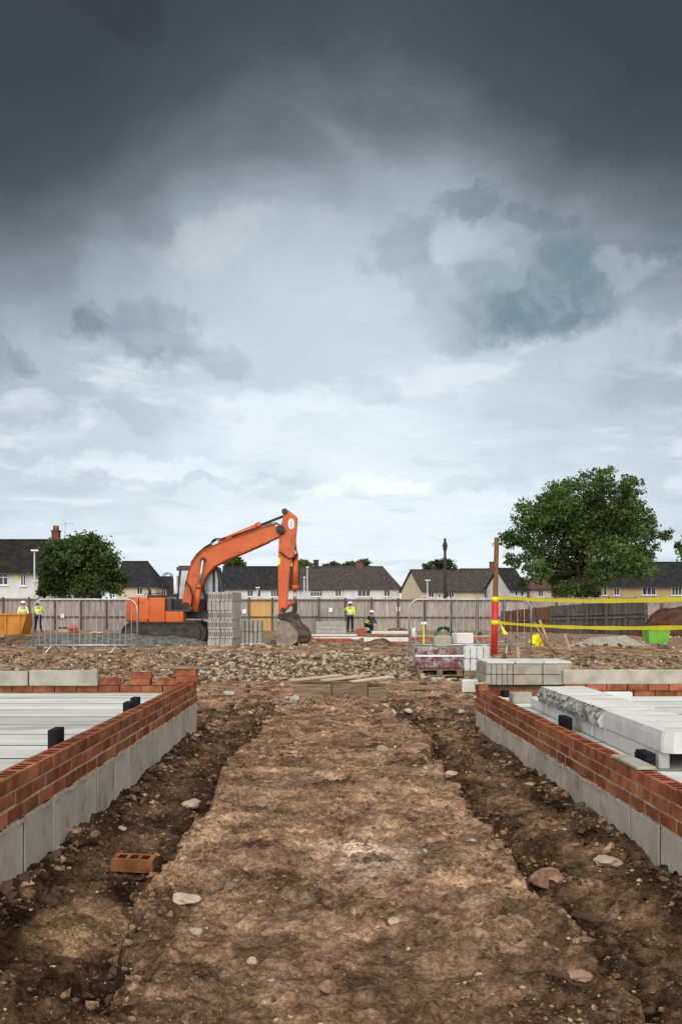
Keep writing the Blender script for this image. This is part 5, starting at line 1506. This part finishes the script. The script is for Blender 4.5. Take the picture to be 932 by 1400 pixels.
# ------------------------------------------------------------------ trees
def tree(label, px, Y, ybase, blobs, nleaf, leaf, mat, seed, trunk_r=.4, spread=.8, cat='tree', name='tree', limb=True, scatter_k=1.0, deep=1.0):
    rg = np.random.default_rng(seed); rr = random.Random(seed)
    k = Y / F
    bx = X(px, Y); bz = gz(bx, Y) - .1
    o = empty(name, label, cat, (bx, Y, bz), 0, 'trees beyond the boundary fence')
    B = []
    for (a, b, r) in blobs:
        ctr = Vector((X(a, Y) - bx, rr.uniform(-1, 1) * spread * deep, Z(b, Y) - bz)); B.append((ctr, r * k))
    tb = MB()
    top = Vector((0, 0, Z(ybase, Y) - bz))
    tb.tube([(0, 0, -.2), (0, 0, .5), (.05, 0, top.z * .6), top], [trunk_r * 1.4, trunk_r, trunk_r * .85, trunk_r * .7], 10)
    if limb:
        for ctr, r in B:
            mid = top.lerp(ctr, .5) + Vector((rr.uniform(-.3, .3), rr.uniform(-.3, .3), -abs(rr.uniform(.1, .5))))
            end = ctr + Vector((rr.uniform(-.2, .2) * r, 0, r * .4))
            tb.tube([top - Vector((0, 0, rr.uniform(.1, 1.2))), mid, ctr, end], [trunk_r * .34, trunk_r * .18, trunk_r * .08, .02], 6)
            for _ in range(3):
                e2 = ctr + Vector((rr.uniform(-1, 1), rr.uniform(-1, 1), rr.uniform(-.6, 1))) * r * .8
                s0 = mid.lerp(ctr, rr.uniform(.2, 1)); tb.tube([s0, s0.lerp(e2, .6) + Vector((0, 0, .1)), e2], [trunk_r * .13, trunk_r * .07, .015], 5)
    shade(tb.build('trunk', M['bark'], o))
    # leaf clumps: sprays gathered round twig ends within each bough
    tot = sum(r ** 2 for _, r in B)
    cen = []; age = []
    for ctr, r in B:
        n = int(nleaf * r ** 2 / tot)
        nc = max(6, n // 26)
        d = rg.normal(size=(nc, 3)); d /= np.linalg.norm(d, axis=1)[:, None]
        rad = r * (.30 + .86 * rg.random(nc) ** .65)
        c = np.array(ctr)[None] + d * rad[:, None] * np.array([1, deep, .92])
        per = n // nc
        cr = .17 * r * scatter_k + .10
        p = c[:, None, :] + rg.normal(size=(nc, per, 3)) * cr * np.array([1, 1, .7])
        cen.append(p.reshape(-1, 3)); a = rg.random(nc)[:, None] * .7 + .3 * rg.random((nc, per)); age.append(a.reshape(-1))
    c = np.concatenate(cen); age = np.concatenate(age); n = len(c)
    u = rg.normal(size=(n, 3)); u /= np.linalg.norm(u, axis=1)[:, None]
    w = rg.normal(size=(n, 3)); w[:, 2] *= .5; w -= u * (w * u).sum(1)[:, None]; w /= np.linalg.norm(w, axis=1)[:, None]
    s = leaf * (.6 + .8 * rg.random(n))[:, None]
    v = np.stack([c - u * s, c + w * s * .55 - u * s * .1, c + u * s, c - w * s * .55 + u * s * .1], 1).reshape(-1, 3)
    q = np.arange(4 * n).reshape(-1, 4)
    me = bpy.data.meshes.new('crown')
    me.vertices.add(4 * n); me.vertices.foreach_set('co', v.ravel())
    me.loops.add(4 * n); me.loops.foreach_set('vertex_index', q.ravel())
    me.polygons.add(n); me.polygons.foreach_set('loop_start', np.arange(0, 4 * n, 4))
    at = me.attributes.new('leafage', 'FLOAT', 'FACE'); at.data.foreach_set('value', age.astype(np.float32))
    me.materials.append(M[mat]); me.update()
    put('crown', me, o)
    return o
oak = [(790, 668, 28), (752, 680, 26), (716, 700, 23), (704, 730, 16), (700, 762, 13), (740, 728, 32), (790, 712, 38), (832, 682, 28), (862, 692, 24), (850, 732, 32), (888, 714, 18), (906, 722, 10), (886, 748, 16), (872, 776, 14), (845, 775, 20), (815, 762, 26), (758, 768, 26), (722, 778, 16), (785, 755, 24), (715, 793, 8), (806, 652, 16), (775, 655, 16), (838, 660, 14), (772, 690, 28), (820, 712, 30), (806, 786, 16), (770, 790, 14)]
tree('tall broad oak tree at the right rising over the houses', 790, 92, 772, [(802 + (a - 797) * 1.03, b + (800 - b) * .07 + 1, r * 1.0) for a, b, r in oak], 42000, .165, 'oak', 41, .5, 4.0, limb=True, deep=1.0, scatter_k=.66)
tree('dense round dark green tree in front of the left white house', 116, 74, 800, [(118, 756, 24), (92, 764, 22), (144, 770, 20), (76, 784, 15), (115, 786, 30), (152, 794, 16), (98, 742, 11), (132, 745, 11), (85, 802, 16), (130, 803, 18), (162, 806, 8), (68, 800, 8)], 26000, .13, 'bush', 42, .3, 2.0, limb=True, deep=1.0)
tree('narrow dark conifer beside the end wall of the left white house', 60, 78, 806, [(60, 790, 4), (60.5, 799, 5), (60, 809, 6)], 1800, .11, 'bush', 43, .1, .2, limb=False)
tree('round tree top showing above the roof behind the telegraph pole', 603, 175, 785, [(604, 773, 9), (594, 776, 8), (613, 774, 8), (584, 778, 6), (620, 779, 5)], 3200, .24, 'olive', 44, .3, 1., limb=False)
tree('tree top peeping over the terrace right of the middle chimney', 498, 180, 785, [(497, 771, 7), (490, 774, 6)], 1600, .25, 'bush', 45, .3, 1., limb=False)
tree('line of shrubby tree tops above the middle terrace roof', 465, 185, 785, [(446, 774, 4), (455, 773, 4.5), (464, 773.5, 4), (474, 773, 4.5), (482, 773, 4.5), (470, 776, 5)], 2200, .25, 'bush', 46, .3, 1., limb=False)
tree('small tree top right of the excavator arm over the slate roof', 412, 178, 785, [(410, 772, 6), (417, 771, 5), (423, 775, 4)], 1500, .25, 'oak', 47, .3, 1., limb=False)
tree('tree top showing beneath the excavator boom', 322, 176, 785, [(322, 769, 7), (312, 772, 6), (331, 771, 5)], 1800, .25, 'bush', 48, .3, 1., limb=False)
tree('dark green tree cut off by the right edge of the photo', 944, 100, 790, [(936, 760, 11), (946, 745, 14), (950, 770, 16), (932, 747, 5)], 5000, .17, 'oak', 49, .4, 1.5)
tree('low dark hedge bush under the big oak tree', 795, 90, 812, [(770, 808, 8), (785, 806, 9), (800, 807, 9), (760, 810, 6), (812, 809, 7)], 3500, .14, 'bush', 50, .15, 1., limb=False)

# ------------------------------------------------------------------ people
def skin_mesh(name, pts, edges, mat, sub=1):
    me = bpy.data.meshes.new(name)
    me.from_pydata([p[:3] for p in pts], edges, [])
    ob = bpy.data.objects.new(name, me); COL.objects.link(ob)
    md = ob.modifiers.new('skin', 'SKIN'); md.use_smooth_shade = True
    sv = me.skin_vertices[0].data
    for i, p in enumerate(pts):
        rx = p[3]; ry = p[4] if len(p) > 4 else p[3]
        sv[i].radius = (rx, ry)
    sv[0].use_root = True
    ss_ = ob.modifiers.new('sub', 'SUBSURF'); ss_.levels = sub; ss_.render_levels = sub
    dg = bpy.context.evaluated_depsgraph_get(); dg.update()
    out = bpy.data.meshes.new_from_object(ob.evaluated_get(dg))
    bpy.data.objects.remove(ob); bpy.data.meshes.remove(me)
    out.name = name; out.materials.clear(); out.materials.append(mat)
    out.polygons.foreach_set('use_smooth', [True] * len(out.polygons))
    return out
def person(label, loc, rz, J, vest='hivis', trousers='navy', sleeves='greycloth', band='hivis_band'):
    """J: joint positions (local, facing -y): pelvis chest neck head, and l/r hip knee ankle toe shoulder elbow wrist"""
    o = empty('person', label, 'person', loc, rz)
    V = {k: Vector(v) for k, v in J.items()}
    pts = []; ed = []; ix = {}
    def addp(k, p, r, par=None, r2=None):
        ix[k] = len(pts); pts.append((p.x, p.y, p.z, r, r2 or r))
        if par is not None: ed.append((ix[par], ix[k]))
    addp('pelvis', V['pelvis'], .15, None, .11)
    addp('waist', V['pelvis'].lerp(V['chest'], .5), .14, 'pelvis', .10)
    addp('chest', V['chest'], .165, 'waist', .115)
    addp('neck', V['neck'], .06, 'chest')
    addp('jaw', V['neck'].lerp(V['head'], .55) + Vector((0, -.015, 0)), .07, 'neck', .085)
    addp('head', V['head'], .082, 'jaw', .098)
    addp('crown', V['head'] + (V['head'] - V['neck']) * .55, .06, 'head', .07)
    addp('nose', V['head'] + Vector((0, -.115, -.02)), .012, 'head')
    for s, sg in (('l', -1), ('r', 1)):
        addp(s + 'ear', V['head'] + Vector((sg * .088, .005, -.01)), .016, 'head')
        addp(s + 'shoulder', V[s + 'shoulder'], .062, 'chest'); addp(s + 'elbow', V[s + 'elbow'], .045, s + 'shoulder'); addp(s + 'wrist', V[s + 'wrist'], .030, s + 'elbow')
        d = (V[s + 'wrist'] - V[s + 'elbow']).normalized(); side = d.cross(Vector((0, 1, 0)))
        side = side.normalized() if side.length > .1 else Vector((1, 0, 0))
        palm = V[s + 'wrist'] + d * .07
        addp(s + 'palm', palm, .034, s + 'wrist', .018)
        for q, (of, L) in enumerate(((-.027, .075), (-.009, .085), (.009, .08), (.027, .06))):
            f1 = palm + d * .035 + side * of; f2 = f1 + d * L * .6 + Vector((0, -.02, -.01))
            addp('%sf%d' % (s, q), f1, .010, s + 'palm'); addp('%sg%d' % (s, q), f2, .008, '%sf%d' % (s, q))
        th = V[s + 'wrist'] + d * .03 - side * .03
        addp(s + 't1', th - side * .012 + d * .015, .011, s + 'palm'); addp(s + 't2', th - side * .02 + d * .05, .009, s + 't1')
        addp(s + 'hip', V[s + 'hip'], .09, 'pelvis'); addp(s + 'knee', V[s + 'knee'], .062, s + 'hip'); addp(s + 'ankle', V[s + 'ankle'], .042, s + 'knee'); addp(s + 'toe', V[s + 'toe'], .04, s + 'ankle')
    put('body', skin_mesh('body', pts, ed, M['skin']), o)
    def shell(name, chains, mat):
        P_, E_, I_ = [], [], {}
        for ch in chains:
            for i, (k, p, r, r2) in enumerate(ch):
                if k not in I_:
                    I_[k] = len(P_); P_.append((p.x, p.y, p.z, r, r2))
                if i: E_.append((I_[ch[i - 1][0]], I_[k]))
        return put(name, skin_mesh(name, P_, E_, M[mat]), o)
    pw = V['pelvis']; w_ = pw.lerp(V['chest'], .5)
    leg = lambda s: [('p', pw, .165, .125), (s + 'h', V[s + 'hip'], .105, .105), (s + 'k', V[s + 'knee'], .078, .078), (s + 'a', V[s + 'ankle'].lerp(V[s + 'knee'], .06), .066, .066)]
    shell('trousers', [leg('l'), leg('r')], trousers)
    arm = lambda s: [('c', V['chest'], .175, .125), (s + 's', V[s + 'shoulder'], .074, .074), (s + 'e', V[s + 'elbow'], .057, .057), (s + 'w', V[s + 'wrist'].lerp(V[s + 'elbow'], .1), .042, .042)]
    shell('shirt', [[('w', w_, .15, .11), ('c', V['chest'], .172, .122), ('n', V['neck'].lerp(V['chest'], .35), .075, .075)], arm('l'), arm('r')], sleeves)
    vs_ = shell('vest', [[('p', pw.lerp(w_, .1), .178, .14), ('w', w_, .172, .132), ('c', V['chest'], .192, .142), ('n', V['neck'].lerp(V['chest'], .42), .09, .09)], [('c', V['chest'], .19, .142), ('ls', V['lshoulder'].lerp(V['chest'], .1), .085, .085)], [('c', V['chest'], .19, .142), ('rs', V['rshoulder'].lerp(V['chest'], .1), .085, .085)]], vest)
    ax = (V['chest'] - pw).normalized()
    for q in (.28, .62):
        c = pw.lerp(V['chest'], q)
        bm = MB(); bm.lathe([(.185, -.028), (.192, 0), (.187, .028)], 0, 0, 18)
        b_ = bm.build('reflective_band', M[band], vs_); b_.location = c; b_.scale = (1, .76, 1)
        b_.rotation_euler = ax.to_track_quat('Z', 'Y').to_euler()
    for s in 'lr':
        shade(put('boot', skin_mesh('boot', [(*V[s + 'ankle'].lerp(V[s + 'knee'], .12), .062), (*V[s + 'ankle'], .06), (*V[s + 'toe'], .052)], [(0, 1), (1, 2)], M['boot']), o))
    hd = V['head']; hm = MB()
    hm.lathe([(.135, 0), (.137, .012), (.122, .018), (.118, .05), (.10, .09), (.06, .117), (.012, .126)], 0, 0, 18)
    hm.box(-.075, .075, -.175, -.10, -.004, .008)
    h_ = shade(hm.build('hard_hat', M['helmet'], o)); h_.location = hd + Vector((0, .0, .035))
    shade(MB().lathe([(.094, -.075), (.102, -.03), (.103, .03)], 0, .012, 14).build('hair', M['hair'], o, loc=hd + Vector((0, .008, 0)))).scale = (.92, .98, 1)
    return o
ST = dict(pelvis=(0, 0, .96), chest=(0, .0, 1.32), neck=(0, 0, 1.50), head=(0, -.02, 1.63),
          lhip=(-.1, 0, .9), lknee=(-.12, -.03, .5), lankle=(-.13, .02, .09), ltoe=(-.14, -.14, .045), rhip=(.1, 0, .9), rknee=(.12, -.02, .5), rankle=(.13, .03, .09), rtoe=(.15, -.13, .045),
          lshoulder=(-.19, 0, 1.41), lelbow=(-.25, -.02, 1.12), lwrist=(-.22, -.18, .93), rshoulder=(.19, 0, 1.41), relbow=(.26, -.02, 1.12), rwrist=(.22, -.2, .95))
def gl(px, Y): return (X(px, Y), Y, gz(X(px, Y), Y))
A = dict(ST)
person('worker with white helmet seen from the chest up behind the orange skip', gl(32, 51.3), R(20), A, sleeves='helmet')
B = dict(ST); B.update(lelbow=(-.33, -.1, 1.16), lwrist=(-.28, -.32, 1.2), lankle=(-.18, .05, .09), ltoe=(-.2, -.11, .045), rankle=(.16, -.06, .09), rtoe=(.18, -.22, .045))
person('worker in hi-vis vest and dark trousers standing behind the left barrier', gl(52.5, 53.5), R(200), B, sleeves='hivis')
Cc = dict(ST); Cc.update(relbow=(.34, -.12, 1.24), rwrist=(.17, -.26, 1.46), lelbow=(-.24, .0, 1.1), lwrist=(-.2, -.12, .86))
person('worker in yellow hi-vis jacket standing with his back turned by the fence', gl(478.5, 54.0), R(172), Cc, sleeves='hivis')
D = dict(pelvis=(0, .12, .50), chest=(0, -.02, .84), neck=(0, -.07, 1.0), head=(0, -.11, 1.13), lhip=(-.1, .1, .46), lknee=(-.13, -.26, .42), lankle=(-.13, -.16, .09), ltoe=(-.13, -.3, .045),
         rhip=(.1, .1, .46), rknee=(.13, -.15, .07), rankle=(.13, .26, .09), rtoe=(.13, .34, .04), lshoulder=(-.19, -.04, .92), lelbow=(-.25, -.2, .68), lwrist=(-.18, -.4, .52), rshoulder=(.19, -.04, .92), relbow=(.26, -.18, .66), rwrist=(.15, -.38, .48))
person('worker in dark jacket with yellow stripes crouching near the fence', gl(505.5, 52.0), R(60), D, vest='navy', sleeves='navy', band='hivis')
